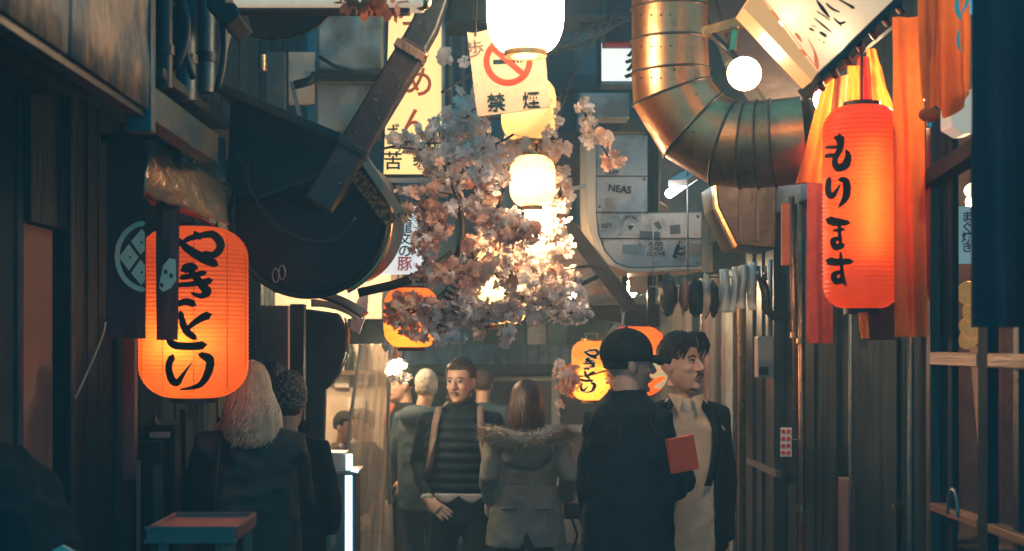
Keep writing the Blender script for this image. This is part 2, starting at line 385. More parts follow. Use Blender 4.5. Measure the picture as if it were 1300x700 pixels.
# pieces against the left shop front
k = MB(); k.pbox(150, 171, 428, 610, 5.45, .05); k.one('notice_board', 'narrow reddish board standing between dark posts under the crest curtain', 'board', m_redpanel, bevel=.003)
sh = thing('side_cabinet', 'dark cabinet with a pale greenish front edge below the big lantern', 'cabinet', P(205, 700, 5.6) - V((0, 0, .6)))
k = MB(); k.pbox(182, 222, 540, 860, 5.62, .35); k.build('body', m_darkwood, sh, bevel=.004)
k = MB(); k.pbox(194, 207, 552, 668, 5.607, .012); k.build('front_strip', m_oldmetal, sh)
k = MB(); k.pbox(190, 214, 549, 556, 5.585, .03); k.build('edge', m_greymetal, sh)
k = MB(); k.pbox(173, 177, 585, 700, 5.4, .02); k.one('metal_pole', 'thin pale metal pole beside the dark cabinet on the left', 'pole', m_alu)
k = MB(); k.pbox(142, 150, 400, 860, 5.35, .08); k.one('timber_post', 'dark timber post left of the reddish board', 'post', m_tealwood, bevel=.004)
k = MB(); k.pbox(228, 236, 520, 860, 5.75, .06); k.one('timber_post', 'dark timber post just left of the blonde person', 'post', m_darkwood, bevel=.004)
k = MB(); k.pbox(172, 205, 560, 590, 5.5, .05); k.one('wall_bracket', 'dark bracket on the left wall beside the cabinet', 'bracket', m_darkmetal, bevel=.01)

# rusty fascia hanging over the left side
XF = -.95
fa = thing('shop_fascia', 'peeling rusty metal fascia board running along the top left', 'fascia', (XF, 3.2, 2.3))
ya, yb, yc = 1.6, YX(85, XF), YX(188, XF)
zb = P(188, 140, yc).z
def fx(u, v, a, b):
    y = a + (b - a) * u; return V((XF + .006 * noise.noise(V((y * 5, v * 3, 1))) + .004 * sin(v * 22), y, zb + 1.1 * v))
for (a, b) in ((ya, yb - .004), (yb + .004, yc)):
    k = MB(); k.sheet(lambda u, v: fx(u, v, a, b), 24, 10, .004); k.build('sheet', m_rust, fa, smooth=True)
k = MB(); k.box(XF - .05, XF - .01, ya, yc, zb - .02, zb + .03); k.build('bottom_rail', m_darkmetal, fa)
k = MB(); k.box(XF - .06, XF + .01, yc, yc + .05, zb - .06, zb + 1.1); k.build('corner_post', m_oldmetal, fa, bevel=.003)
k = MB(); k.box(XL, XF - .05, ya, yc + .05, zb + .05, zb + .09); k.build('soffit', m_darkwood, fa)
k = MB(); k.box(XF - .10, XF - .06, ya, yc, zb + .03, zb + 1.1); k.build('backing', m_darkwood, fa)
# second storey eaves behind it
ea = thing('metal_gutter', 'grey metal gutter and beam running along the left behind the rusty fascia', 'gutter', (XF, 4.6, 2.3))
y0, y1 = yc + .06, 5.0
for (zz, hh, xo, m, nm) in ((2.38, .10, 0, m_oldmetal, 'channel'), (2.50, .03, .03, m_darkmetal, 'lip'), (2.545, .06, -.03, m_darkmetal, 'upper_channel')):
    k = MB(); k.box(XF - .06 + xo, XF + xo, y0, y1, zz, zz + hh); k.build(nm, m, ea, bevel=.003)
k = MB(); k.box(XL, XF - .09, y0, 6.6, 2.60, 2.66); k.build('soffit', m_darkwood, ea)
uw = facade('upper_wall', 'dark upper storey wall above the left gutter', m_tealwood, XF - .12, y0, 8.2, 5.0, -1, .2, z0=2.62, mats=[m_tealwood, m_darkwood])
# pipes and cables on the upper left
def vpipe(px, py0, py1, Y, r, m, lab, cat='pipe', name='drain_pipe', bands=True):
    a = P(px, py0, Y); b = P(px, py1, Y); o = thing(name, lab, cat, b)
    k = MB(); k.tube([b, a], r, 12); k.build('tube', m, o, smooth=True, ang=40)
    if bands:
        for t in (.25, .7):
            c = b.lerp(a, t); k = MB(); k.tube([c - V((0, 0, .015)), c + V((0, 0, .015))], r * 1.25, 12); k.build('clamp', m_darkmetal, o, ang=40)
    return o
vpipe(208, -80, 112, 4.1, .025, m_darkmetal, 'dark vertical pipe nearest the rusty fascia, top left')
vpipe(236, -80, 128, 4.4, .03, m_oldmetal, 'teal grey vertical pipe between dark cables at the top left')
vpipe(262, -60, 118, 4.6, .028, m_oldmetal, 'vertical pipe with a bright edge, rightmost at the top left')
for i, (x, a, b, s) in enumerate(((222, -20, 90, 16), (246, -30, 100, -14), (275, -10, 118, 10), (228, 0, 70, -8))):
    pp = [P(x + s * sin(t * pi), a + (b - a) * t, 4.25 + .05 * i) for t in [q / 10 for q in range(11)]]
    k = MB(); k.tube(pp, .011, 8); k.one('black_cable', ['slack black cable nearest the rusty fascia', 'slack black cable between the two grey pipes', 'slack black cable at the right of the upper left pipes', 'short black cable loop beside the first pipe'][i], 'cable', m_wire, smooth=True)
mb_ = thing('meter_box', 'dark meter box with a bright edge on the upper left wall', 'box', P(220, 40, 4.5))
k = MB(); k.pbox(212, 240, -20, 40, 4.5, .12); k.build('body', m_darkmetal, mb_, bevel=.008)
k = MB(); k.pbox(216, 221, 2, 12, 4.49, .02); k.build('bright_clip', m_brass, mb_)
k = MB(); k.pprism([(262, -20), (296, -8), (304, 20), (286, 34), (262, 10)], 4.3, .25); k.one('roof_corner_piece', 'dark angular metal roof corner at the upper left', 'roof corner', m_darkmetal, bevel=.006)
k = MB(); k.bar(P(290, 34, 4.7), P(272, 118, 4.7), .04, .02); k.one('metal_strut', 'slanting pale metal strut at the end of the upper left pipes', 'strut', m_alu)
k = MB(); k.bar(P(279, 176, 5.2), P(281, 232, 5.2), .035, .035); k.one('metal_strut', 'short rusty upright strut above the big left lantern', 'strut', m_rust)

# ---------------------------------------------------------------- far end of the alley
YE = 12.4
eb = thing('end_building', 'dark shuttered building closing the end of the alley', 'building', (.2, YE, 0))
k = MB(); k.box(-2.6, 3.4, YE + .1, YE + .4, 0, 6.5); k.build('wall', m_oldmetal, eb)
k = MB(); k.pbox(500, 705, 548, 690, YE, .09); k.build('lower_panel', m_pinkwall, eb)
k = MB(); k.pbox(712, 790, 548, 690, YE + .01, .08); k.build('lower_panel', m_pinkwall, eb)
k = MB(); k.pbox(500, 800, 640, 690, YE - .02, .03); k.build('plinth', m_cream, eb)
k = MB(); k.pbox(500, 712, 540, 549, YE - .05, .05); k.build('sill', m_white, eb, bevel=.004)
k = MB(); k.pbox(716, 800, 540, 549, YE - .05, .05); k.build('sill', m_white, eb, bevel=.004)
k = MB(); k.pbox(500, 800, 477, 484, YE - .09, .09); k.build('beam', m_white, eb, bevel=.005)
k = MB(); k.pbox(700, 711, 484, 690, YE - .07, .07); k.build('post', m_white, eb, bevel=.005)
m_wglass = mat('dark_window_glass', (.10, .09, .085), (.14, .12, .11), 2, .2, bump=.05, bscale=4)
for a, b in ((500, 600), (603, 699), (712, 800)):
    k = MB(); k.pbox(a, b, 485, 540, YE, .02); k.build('pane', m_wglass, eb)
k = MB(); k.pbox(480, 830, 462, 476, YE - .25, .3); k.build('gutter', m_darkmetal, eb, bevel=.01)
# corrugated shutter strip and boarding above
n = 52; x0, x1 = P(480, 0, YE).x, P(830, 0, YE).x; z0, z1 = P(0, 462, YE).z, P(0, 438, YE).z
pts = []
for i in range(n + 1): pts += [(x0 + (x1 - x0) * i / n, YE - .22 + (.02 if i % 2 else -.02))]
k = MB(); k.sheet(lambda u, v: V((x0 + (x1 - x0) * u, YE - .15 - .12 * (1 - v) + .02 * sin(u * n * pi), z0 + (z1 - z0) * v)), n * 4, 1, .006); k.build('corrugated_awning', m_greymetal, eb)
for i in range(13):
    a = 480 + i * 27; k = MB(); k.pbox(a, a + 25, 385, 438, YE - .06 - .01 * (i % 2), .1); k.build('shutter_board', [m_oldmetal, m_darkmetal, m_oldmetal, m_greymetal][i % 4], eb, bevel=.006)
k = MB(); k.pbox(480, 830, 376, 386, YE - .14, .2); k.build('ledge', m_darkmetal, eb)
# warm lit brick wall above, bricks as parts (the ones in view), behind the cream lantern
bw = thing('brick_wall', 'warm lit patch of old brick wall behind the blossoms', 'wall', P(700, 376, 11))
k = MB(); k.pbox(636, 775, 285, 400, 11.03, .2); k.build('mortar', m_conc, bw)
bd = MB(); bd.box(-.1, .1, 0, .06, -.03, .03); bme = bd.mesh('brick'); bme.materials.append(m_brick)
a = P(636, 400, 11); b = P(775, 285, 11); zz = a.z + .035; row = 0
while zz < b.z - .02:
    xx = a.x + .105 + (row % 2) * .105 - .1
    while xx < b.x - .08:
        o = bpy.data.objects.new('brick', bme); COL.objects.link(o); o.parent = bw
        o.location = V((xx + .0, 11.0 - random.uniform(0, .012), zz)) - WL[bw.name]; xx += .212
    zz += .07; row += 1
# upper facades at the back
ub = thing('upper_facade', 'grey metal clad upper facade above the end of the alley', 'facade', (0.4, 11.6, 3))
for i in range(22):
    a = 200 + i * 38; k = MB(); k.pbox(a, a + 36, -160, 376, 11.75 - .02 * (i % 2), .05); k.build('cladding_panel', [m_oldmetal, m_darkmetal, m_oldmetal][i % 3], ub, bevel=.008)
k = MB(); k.pbox(180, 1040, 95, 112, 11.6, .12); k.build('ledge', m_darkmetal, ub)
k = MB(); k.pbox(180, 1040, -60, -40, 11.6, .12); k.build('ledge', m_darkmetal, ub)
lr = facade('side_wall', 'dark boarded side wall of the left shops towards the end of the alley', m_darkwood, -1.55, 9.9, 12.3, 3.4, -1, .16)
# ---------------------------------------------------------------- right side of the alley
rw = thing('shop_wall', 'right alley wall of metal door frames, boards and glass', 'wall', (XR, 8, 0))
k = MB(); k.box(XR + .16, XR + .3, 5.2, 12.2, 0, 4.6); k.build('backing', m_darkwood, rw)
def rstrip(px0, px1, X, m, z0=0, z1=2.5, nm='panel', par=None, d=None, bev=.003):
    a, b = sorted((YX(px0, X), YX(px1, X))); k = MB(); k.box(X, X + (d or (XR + .15 - X)), a, b, z0, z1); return k.build(nm, m, par or rw, bevel=bev)
m_door = mat('greenish_door_metal', (.075, .095, .09), (.045, .06, .06), 4, .4, .5, bump=.1, stretch=(1, 1, .2))
m_paleslat = mat('pale_slat', (.46, .36, .26), (.34, .26, .19), 5, .5, bump=.1, stretch=(1, 1, .2))
m_dglass = mat('dark_glass', (.015, .02, .024), (.03, .035, .035), 3, .12, bump=.06, bscale=3, rvar=.06)
strips = [(832, 840, 1.42, m_paleslat, 'slat'), (841, 846, 1.47, m_darkwood, 'panel'), (847, 853, 1.43, m_paleslat, 'slat'), (854, 858, 1.47, m_darkwood, 'panel'),
          (859, 864, 1.42, m_paleslat, 'slat'), (865, 869, 1.45, m_brownwood, 'panel'), (870, 875, 1.42, m_paleslat, 'slat'), (876, 884, 1.44, m_tealwood, 'panel'),
          (885, 889, 1.41, m_chrome, 'frame'), (890, 900, 1.45, m_redpanel, 'panel'), (901, 906, 1.42, m_alu, 'frame'), (906.5, 913, 1.44, m_duct2, 'panel'),
          (913.5, 916, 1.405, m_chrome, 'frame'), (917, 930, 1.43, m_greymetal, 'panel'), (930.5, 935, 1.45, m_dglass, 'pane'), (935.5, 938, 1.40, m_brass, 'frame'), (938.5, 946, 1.46, m_dglass, 'pane'),
          (947, 955, 1.40, m_door, 'frame'), (955.5, 960, 1.42, m_alu, 'frame'), (960.5, 967, 1.40, m_door, 'frame'), (967.5, 971, 1.43, m_copper, 'frame'), (971.5, 982, 1.40, m_door, 'frame'),
          (982.5, 988, 1.45, m_alu, 'frame'), (988.5, 1012, 1.46, m_deep, 'panel'), (1022, 1034, 1.44, m_deep, 'panel'), (1034.5, 1050, 1.45, m_deep, 'panel'), (1050.5, 1062, 1.44, m_deep, 'panel'),
          (1062.5, 1080, 1.46, m_deep, 'panel')]
for (a, b, X, m, nm) in strips: rstrip(a, b, X, m, 0, 2.35 if a > 946 else 2.18, nm)
for z0, z1, X in ((1.45, 1.5, 1.41), (.78, .84, 1.41)):
    pass
k = MB(); a, b = sorted((YX(947, 1.385), YX(985, 1.385))); k.box(1.385, 1.41, a, b, 1.10, 1.13); k.build('rail', m_alu, rw)
k = MB(); k.box(1.36, 1.5, 5.9, 12.1, 2.36, 2.5); k.build('lintel', m_darkmetal, rw, bevel=.006)
k = MB(); k.box(XR + .0, XR + .18, 5.5, 12.1, 2.5, 4.8); k.build('upper_boarding', m_darkwood, rw)
# lower brown panel next to the thin pole
rstrip(1064, 1077, 1.40, m_redpanel, 0, P(0, 608, YX(1070, 1.4)).z, 'lower_panel')
k = MB(); Yp = 5.28; k.tube([P(1081, 900, Yp), P(1080, 330, Yp)], .0085, 10); k.one('metal_pole', 'thin pale metal pole left of the wide dark door on the right', 'pole', m_oldmetal, smooth=True)
dd = thing('sliding_door', 'wide dark sliding door between the thin pole and the lattice door', 'door', (XR, 5, 0))
a, b = YX(1149, 1.44), YX(1084, 1.44); k = MB(); k.box(1.44, 1.5, a, b, 0, 2.3); k.build('leaf', m_deep, dd, bevel=.006)
k = MB(); k.box(1.425, 1.44, a + .05, b - .05, .9, 2.2); k.build('pane', m_deep, dd)
k = MB(); k.box(1.41, 1.44, a + .02, a + .05, 1.17, 1.19); k.build('handle', m_brass, dd)
k = MB(); Yp = 4.72; k.tube([P(1156.5, 1000, Yp), P(1156.5, 400, Yp)], .010, 10); k.one('metal_pole', 'thin bluish metal pole between the dark door and the lattice door', 'pole', m_oldmetal, smooth=True)
rstrip(1150, 1183, 1.43, m_deep, 0, 2.5, 'panel', par=dd, d=.05)

# copper pipes leaning
for i, (xa, ya_, xb, yb_, Yq, lab) in enumerate(((1003, 250, 1012, 520, 6.35, 'leaning copper pipe, left of the pair on the right wall'), (1016, 250, 1018, 860, 6.25, 'upright copper pipe beside the dark red curtain'))):
    o = thing('copper_pipe', lab, 'pipe', P(xb, yb_, Yq)); k = MB(); k.tube([P(xb, yb_, Yq), P((xa + xb) / 2 + 1, (ya_ + yb_) / 2, Yq), P(xa, ya_, Yq)], .014, 10); k.build('tube', m_copper, o, smooth=True)
    for t in (.35, .7):
        c = P(xb, yb_, Yq).lerp(P(xa, ya_, Yq), t); k = MB(); k.tube([c - V((0, 0, .012)), c + V((0, 0, .012))], .02, 10); k.build('joint', m_brass, o, ang=40)
k = MB(); k.pbox(993, 1003, 258, 337, 6.3, .03); k.one('orange_wall_strip', 'narrow orange strip on the dark wall beside the copper pipes', 'strip', m_orangeink, bevel=.003)
eb_ = thing('electric_box', 'grey electrical box with a small window on the right wall', 'electric box', P(972, 480, 6.9))
k = MB(); k.pbox(962, 982, 427, 480, 6.9, .09); k.build('body', m_greymetal, eb_, bevel=.005)
k = MB(); k.pbox(964, 975, 466, 476, 6.885, .02); k.build('window', m_dglass, eb_)
k = MB(); k.tube([P(978, 427, 6.93), P(978, 330, 6.93)], .012, 8); k.build('conduit', m_alu, eb_, smooth=True)
st = thing('notice_sticker', 'red and white printed sticker on the dark right wall', 'sticker', P(997, 580, 6.1))
k = MB(); k.pbox(991, 1005, 543, 580, 6.1, .004); k.build('paper', m_white, st)
for j in range(4):
    for i in range(2):
        k = MB(); c = P(994.6 + i * 6.6, 548 + j * 9, 6.095); k.tube([c, c + V((0, .004, 0))], .0088, 10, hint=(1, 0, 0)); k.build('red_mark', m_redink, st)
k = MB(); k.tube([P(1004, 558, 6.1), P(1022, 559, 6.1)], .002, 6); k.one('thin_string', 'short pale string beside the printed sticker', 'string', m_alu)

# lattice door, far right
ld = thing('lattice_door', 'glazed lattice door with orange wooden rails at the right edge', 'door', (1.4, 4, 0))
def ly(px): return YX(px, 1.4)
zt = 1.75 - 25 / S * ly(1190) + .012
for (a, b, nm, m, xo) in ((1183.5, 1189, 'stile', m_brownwood, -.02), (1205, 1211, 'glazing_bar', m_deep, -.005), (1250, 1263, 'stile', m_deep, -.02), (1288, 1296, 'glazing_bar', m_darkmetal, -.005), (1330, 1350, 'stile', m_deep, -.02)):
    y0, y1 = sorted((ly(a), ly(b))); k = MB(); k.box(1.4 + xo, 1.412, y0, y1, 0, 2.5); k.build(nm, m, ld, bevel=.004)
segs = ((1189, 1250), (1263, 1330))
for a, b in segs:
    y0, y1 = sorted((ly(a), ly(b)))
    k = MB(); k.box(1.378, 1.425, y0 + .001, y1 - .001, zt - .02, zt + .02); k.build('rail', m_copper if 0 else mat('orange_wood', (.46, .15, .055), (.32, .10, .04), 8, .45, bump=.2, stretch=(1, .3, 3)), ld, bevel=.003)
    k = MB(); k.box(1.378, 1.425, y0 + .001, y1 - .001, 1.225, 1.25); k.build('rail', MATS['orange_wood'], ld, bevel=.003)
    k = MB(); k.box(1.385, 1.45, y0 + .001, y1 - .001, .0, .35); k.build('bottom_board', m_darkwood, ld)
    for za, zb_ in ((1.255, zt - .022), (zt + .022, 2.4), (.355, 1.222)):
        k = MB(); k.sheet1(lambda u, v: V((1.418, y0 + .002 + (y1 - y0 - .004) * u, za + (zb_ - za) * v)), 2, 2); k.build('pane', glass('shop_glass', (.05, .10, .12), .04, .22), ld)
k = MB(); k.tube([V((1.30, 3.98 + .045 * cos(t), 1.245 + .02 + .075 * sin(t))) for t in [pi * q / 12 for q in range(13)]], .0045, 8); k.one('handle_reflection', 'thin arched wire standing in for a bucket handle reflected in the lattice door', 'handle', m_alu, smooth=True)  # wire arc modelled in place of a reflection in the glass
# what is seen through the glass
rr = thing('shop_interior', 'dim shop interior behind the lattice door', 'room', (2.4, 5, 0))
k = MB(); k.box(2.9, 2.95, 3, 8, 0, 2.8); k.build('back_wall', m_brownwood, rr)
k = MB(); k.box(1.62, 2.9, 7.2, 7.25, 0, 2.8); k.build('end_wall', m_redpanel, rr)
k = MB(); k.box(1.62, 2.9, 3, 7.2, 2.8, 2.85); k.build('ceiling', m_darkwood, rr)
k = MB(); k.box(1.62, 1.95, 4.8, 7.0, 0, 1.05); k.build('counter', m_brownwood, rr)
k = MB(); k.sphere((2.1, 6.1, 2.35), .05); k.one('light_bulb', 'added warm bulb lighting the right hand shop behind the lattice door', 'light bulb', emat('added_shop_bulb', (1, .55, .25), 170))  # bulb added to light the shop interior
po = thing('menu_poster', 'pale blue poster with brush writing seen through the lattice door', 'poster', P(1234, 335, 5.6))
k = MB(); k.pbox(1218, 1262, 262, 335, 5.6, .01); k.build('paper', mat('blue_paper', (.30, .5, .55), (.25, .42, .48), 6, .7, bump=0, emit=.35), po)  # paper given a weak glow though the poster is no lamp
for i, s in enumerate('まぐ焼き'):
    writing(s, .045, P(1228, 275 + i * 13, 5.585), m_ink, po, .02)
k = MB(); k.sphere(P(1240, 242, 5.7), (.05, .05, .035)); k.one('shop_lamp', 'small cream lamp above the blue poster behind the lattice door', 'lamp', emat('cream_glow', (1, .8, .5), 2.5))
for i, (x, y, r) in enumerate(((1229, 372, 15), (1238, 395, 16), (1232, 415, 14), (1229, 432, 12), (1244, 425, 12))):
    k = MB(); k.sphere(P(x, y, 5.5 + .03 * i), r / S * 5.5, 14, 10, lambda n: 1 + .12 * noise.noise(n * 4 + V((i, 0, 0)))); k.one('paper_ornament', ['uppermost of the orange paper ornaments behind the glass', 'second orange paper ornament behind the glass', 'middle orange paper ornament behind the glass', 'lowest orange paper ornament, left, behind the glass', 'lowest orange paper ornament, right, behind the glass'][i], 'ornament', mat('gold_orange_paper', (.9, .45, .12), (.75, .22, .04), 30, .4, .2, bump=.8, bscale=60, emit=.22), group='orange paper ornaments behind the glass', smooth=True)  # lamp light on the ornaments is put in as a weak glow
k = MB(); k.pprism([(1233, 440), (1251, 440), (1251, 570), (1244, 570)], 5.4, .02); k.one('hanging_banner', 'tapering orange banner seen through the lattice door', 'banner', mat('orange_banner', (.62, .24, .1), (.5, .18, .08), 8, .7, bump=.1, emit=.25))  # banner glows weakly in place of lamp light on it
# white lamp box and dark board above the door
k = MB(); k.pprism([(1208, 120), (1240, 112), (1240, 168), (1225, 170), (1208, 160)], 4.0, .1); k.one('pale_lamp_box', 'small pale lit box behind the orange cloth at the right', 'lamp box', emat('dim_cream', (.6, .55, .42), .35), bevel=.004)
k = MB(); k.bar(P(1176, 232, 4.5), P(1262, 176, 3.9), .06, .05); k.one('dark_beam', 'sloping dark beam over the lattice door', 'beam', m_darkwood, bevel=.004)

# ---------------------------------------------------------------- curtains
def curtain(name, label, px0, px1, py0, py1, Y, m, folds=3, amp=.02, px0b=None, px1b=None, one=True, par=None, th=.003, turn=0.0, hem=0, seed=0):
    px0b = px0 if px0b is None else px0b; px1b = px1 if px1b is None else px1b
    def fn(u, v):
        x = (px0 + (px1 - px0) * u) * (1 - v) + (px0b + (px1b - px0b) * u) * v
        y = py0 + (py1 - py0) * v + hem * sin(u * pi) * v
        yy = Y + amp * sin(u * folds * 2 * pi + seed + .8 * sin(v * 2 + seed)) * (.35 + .65 * v) + turn * (u - .5) + .01 * noise.noise(V((u * 3, v * 4, seed)))
        return P(x, y, Y) + V((0, yy - Y, 0))
    k = MB(); k.sheet1(fn, 36, 22)
    if par is not None: return k.build(name, m, par, smooth=True)
    return k.one(name, label, 'curtain', m, smooth=True)
curtain('dark_curtain', 'long dark maroon curtain hanging at the far right foreground', 1236, 1345, -60, 416, 3.05, m_navycloth, 2.2, .03, 1238, 1350, seed=1)
curtain('orange_curtain', 'long orange curtain strip beside the tall orange lantern', 1133, 1172, 22, 428, 4.42, m_orangecloth, 1.6, .018, 1138, 1176, seed=2)
curtain('orange_curtain', 'short wide orange curtain at the top right in front of the dark curtain', 1166, 1232, -40, 118, 3.9, m_orangecloth, 2.2, .03, 1172, 1234, seed=.5, hem=30)
curtain('orange_curtain', 'narrow orange strip with a knotted end hanging by the top right', 1174, 1192, -30, 150, 3.8, m_orangecloth, 1, .008, 1176, 1186, seed=3)
curtain('dark_curtain', 'dark cloth strip just right of the long orange strip', 1172, 1200, 140, 426, 4.5, m_navycloth, 1.2, .015, 1178, 1200, seed=4)
curtain('dark_curtain', 'brown dark cloth panel behind the bottom of the tall orange lantern', 1098, 1142, 330, 432, 4.75, m_navycloth, 1, .01, seed=5)
curtain('orange_curtain', 'short orange tag hanging below the tall orange lantern', 1089, 1102, 397, 430, 4.5, m_orangecloth, 1, .004, 1093, 1104, seed=6)
curtain('red_curtain', 'dark red curtain strip behind the tall orange lantern', 1025, 1056, 228, 436, 5.6, m_redcloth, 1.5, .015, seed=7)
curtain('orange_curtain', 'flared orange curtain left of the tall orange lantern', 1046, 1066, 100, 232, 4.65, m_orangecloth, 1.3, .02, 1012, 1048, seed=8)
for i, (a, b, c, d, yb_, lab) in enumerate(((1060, 1078, 1050, 1068, 190, 'pale orange cloth strip, first above the lantern'), (1076, 1092, 1072, 1090, 150, 'orange cloth strip, second above the lantern'), (1088, 1104, 1088, 1110, 148, 'red cloth strip, third above the lantern'), (1100, 1112, 1104, 1134, 140, 'flared orange cloth strip, rightmost above the lantern'))):
    curtain('cloth_strip', lab, a, b, [96, 84, 72, 62][i], yb_, 4.6 + .02 * i, [mat('pale_orange_cloth', (.95, .5, .2), (.9, .36, .12), 20, .8, bump=.2, transl=.45), m_orangecloth, m_redcloth, m_orangecloth][i], 1.5, .01, c, d, seed=9 + i)
k = MB(); k.bar(P(1018, 122, 4.66), P(1150, 12, 4.5), .035, .035); k.one('curtain_rail', 'dark slanting rail that carries the orange cloth strips', 'rail', m_darkmetal)
hk = MB(); hk.tube([P(1180, 146, 3.8), P(1180, 162, 3.8)], .008, 8); hk.one('metal_weight', 'small silver weight under the knotted orange strip', 'weight', m_chrome)
k = MB(); k.sphere(P(1180, 146, 3.79), (.03, .016, .02)); k.one('cloth_knot', 'orange knot at the foot of the narrow orange strip', 'knot', m_orangecloth, smooth=True)
# small orange glyph on the short orange cloth
def flat(Y, lift=.02):
    return lambda x, y, l: P(x, y, Y) - V((0, lift + l, 0))
o = strokes([[(1212, -4, 2), (1206, 14, 3), (1211, 30, 2.4)], [(1222, -2, 2), (1218, 12, 2.2), (1212, 24, 1)], [(1209, 44, 1.5), (1208, 60, 2), (1211, 70, 1)]], flat(3.9, .055)).one('printed_mark', 'pale brush marks on the short orange curtain at the top right', 'print', m_whiteprint)

# noren with the crest on the left
ncl = thing('crest_curtain', 'dark shop curtain with a pale diamond crest left of the big lantern', 'curtain', P(185, 430, 4.85))
curtain('cloth_panel', '', 136, 186, 170, 430, 4.86, m_navycloth, .8, .006, 134, 185, par=ncl, seed=1)
curtain('cloth_panel', '', 197, 229, 172, 432, 4.84, m_navycloth, .7, .006, 198, 226, par=ncl, seed=2)
k = MB(); k.bar(P(130, 176, 4.87), P(232, 172, 4.83), .03, .03); k.build('rod', m_darkwood, ncl)
F = flat(4.86, .012)
cx, cy_, rx, ry = 186, 326, 36, 42
arc = [(cx + rx * cos(t), cy_ + ry * sin(t), 3.2) for t in [R(93 + i * 174 / 16) for i in range(17)]]
strokes([arc], F).build('crest_ring', m_whiteprint, ncl)
for q in ([(152, 327), (165, 310), (177, 327), (165, 344)], [(167.5, 307), (181, 291), (185, 296), (185, 318), (179.5, 324)], [(167.5, 347), (179.5, 330), (185, 337), (185, 356), (181, 363)]):
    k = MB(); k.add([P(x, y, 4.86) - V((0, .013, 0)) for x, y in q], [tuple(range(len(q)))]); k.build('crest_diamond', m_whiteprint, ncl)
for x, y in ((165, 327), (180, 308), (180, 346)):
    k = MB(); c = P(x, y, 4.845); k.tube([c, c + V((0, .001, 0))], .004, 8); k.build('crest_dot', m_navycloth, ncl)
F2 = flat(4.84, .012)
k = MB(); q = [(204, 358), (208, 338), (216, 328), (224, 330), (225, 356), (218, 366), (208, 371), (203, 366)]
k.add([F2(x, y, 0) for x, y in q], [tuple(range(len(q)))]); k.build('crest_shape', m_whiteprint, ncl)
for x, y in ((212, 345), (219, 350), (207, 362)):
    k = MB(); k.add([F2(x + dx, y + dy, .002) for dx, dy in ((-2, -3), (2, -1), (1, 4), (-3, 2))], [(0, 1, 2, 3)]); k.build('crest_dot', m_navycloth, ncl)
# ---------------------------------------------------------------- lanterns
def lantern(name, label, cx, top, bot, wpx, Y, paper, bulb, bulb_off=(0, -.03, 0), bulb_r=.03, bulb_h=None, ribs=36, base=.45, cap_m=None, group=None, shoulder=.22, tall=False, caps=True, seg=56, profile=None, ribd=.014):
    c = P(cx, (top + bot) / 2, Y); r = wpx / 2 / S * Y; h = (bot - top) / S * Y
    cap_m = cap_m or m_black
    o = thing(name, label, 'lantern', c + V((0, 0, -h / 2)), group)
    prof = []; N = ribs * 4
    def rad(t):                                        # t from 0 (bottom) to 1 (top)
        e = min(t, 1 - t) / shoulder
        if e >= 1: return r
        return r * (base + (1 - base) * (1 - (1 - e) ** 2.4) ** .62)
    for i in range(N + 1):
        t = i / N; q = rad(t); q *= 1 - ribd * (1 - abs(sin(pi * t * ribs))) * 1.0; prof.append((q, -h / 2 + h * t))
    k = MB(); k.lathe(prof, c, seg); k.build('paper_shade', paper, o, smooth=True)
    if caps:
        rc = r * base
        k = MB(); k.lathe([(0, h / 2 + .012), (rc * 1.02, h / 2 + .012), (rc * 1.02, h / 2 - .012), (rc * .9, h / 2 - .012), (rc * .9, h / 2 + .006), (0, h / 2 + .006)], c, 28); k.build('top_ring', cap_m, o, ang=30)
        k = MB(); k.lathe([(rc * .9, -h / 2 + .01), (rc * 1.0, -h / 2 + .01), (rc * 1.0, -h / 2 - .018), (rc * .7, -h / 2 - .018), (rc * .7, -h / 2 + .0)], c, 28); k.build('bottom_ring', cap_m, o, ang=30)
    k = MB(); k.sphere(c + V(bulb_off), (bulb_r, bulb_r, bulb_h or bulb_r), 14, 10); k.build('bulb', bulb, o, smooth=True)
    def wrap(x, y, lift):                              # where the sight line of a photograph pixel meets the front of the shade
        Yp = c.y - r; q = r; t = .5
        for _ in range(7):
            z = (VY - y) / S * Yp + H; t = max(0, min(1, (z - c.z) / h + .5)); q = rad(t) + .0012 + lift
            u = max(-.985, min(.985, ((x - VX) / S * Yp - c.x) / q)); Yp = c.y - q * sqrt(1 - u * u)
        return V((c.x + q * u, Yp, z))
    return o, c, r, h, wrap
def paper(name, c1, c2, tr=.62, em=.12, ecol=None, rough=.5): return mat(name, c1, tuple(v * .86 for v in c2), 4, rough, bump=.35, bscale=14, transl=tr, emit=em, ecol=ecol)
p_or = paper('orange_lantern_paper', (.95, .21, .03), (.92, .18, .025), em=.28, ecol=(1, .16, .018))
p_or2 = paper('red_orange_lantern_vinyl', (.95, .15, .022), (.9, .13, .018), em=.36, ecol=(1, .13, .012), rough=.3)
p_cr = paper('cream_lantern_paper', (.95, .74, .40), (.92, .66, .32), em=.22, ecol=(1, .62, .24))
p_wh = paper('white_lantern_paper', (.95, .9, .82), (.95, .86, .75), em=42, ecol=(1, .68, .40))
bw1 = emat('lantern_bulb', (1, .72, .38), 50); bw2 = emat('lantern_bulb_low', (1, .70, .38), 60); bw3 = emat('lantern_bulb_white', (1, .85, .6), 60)

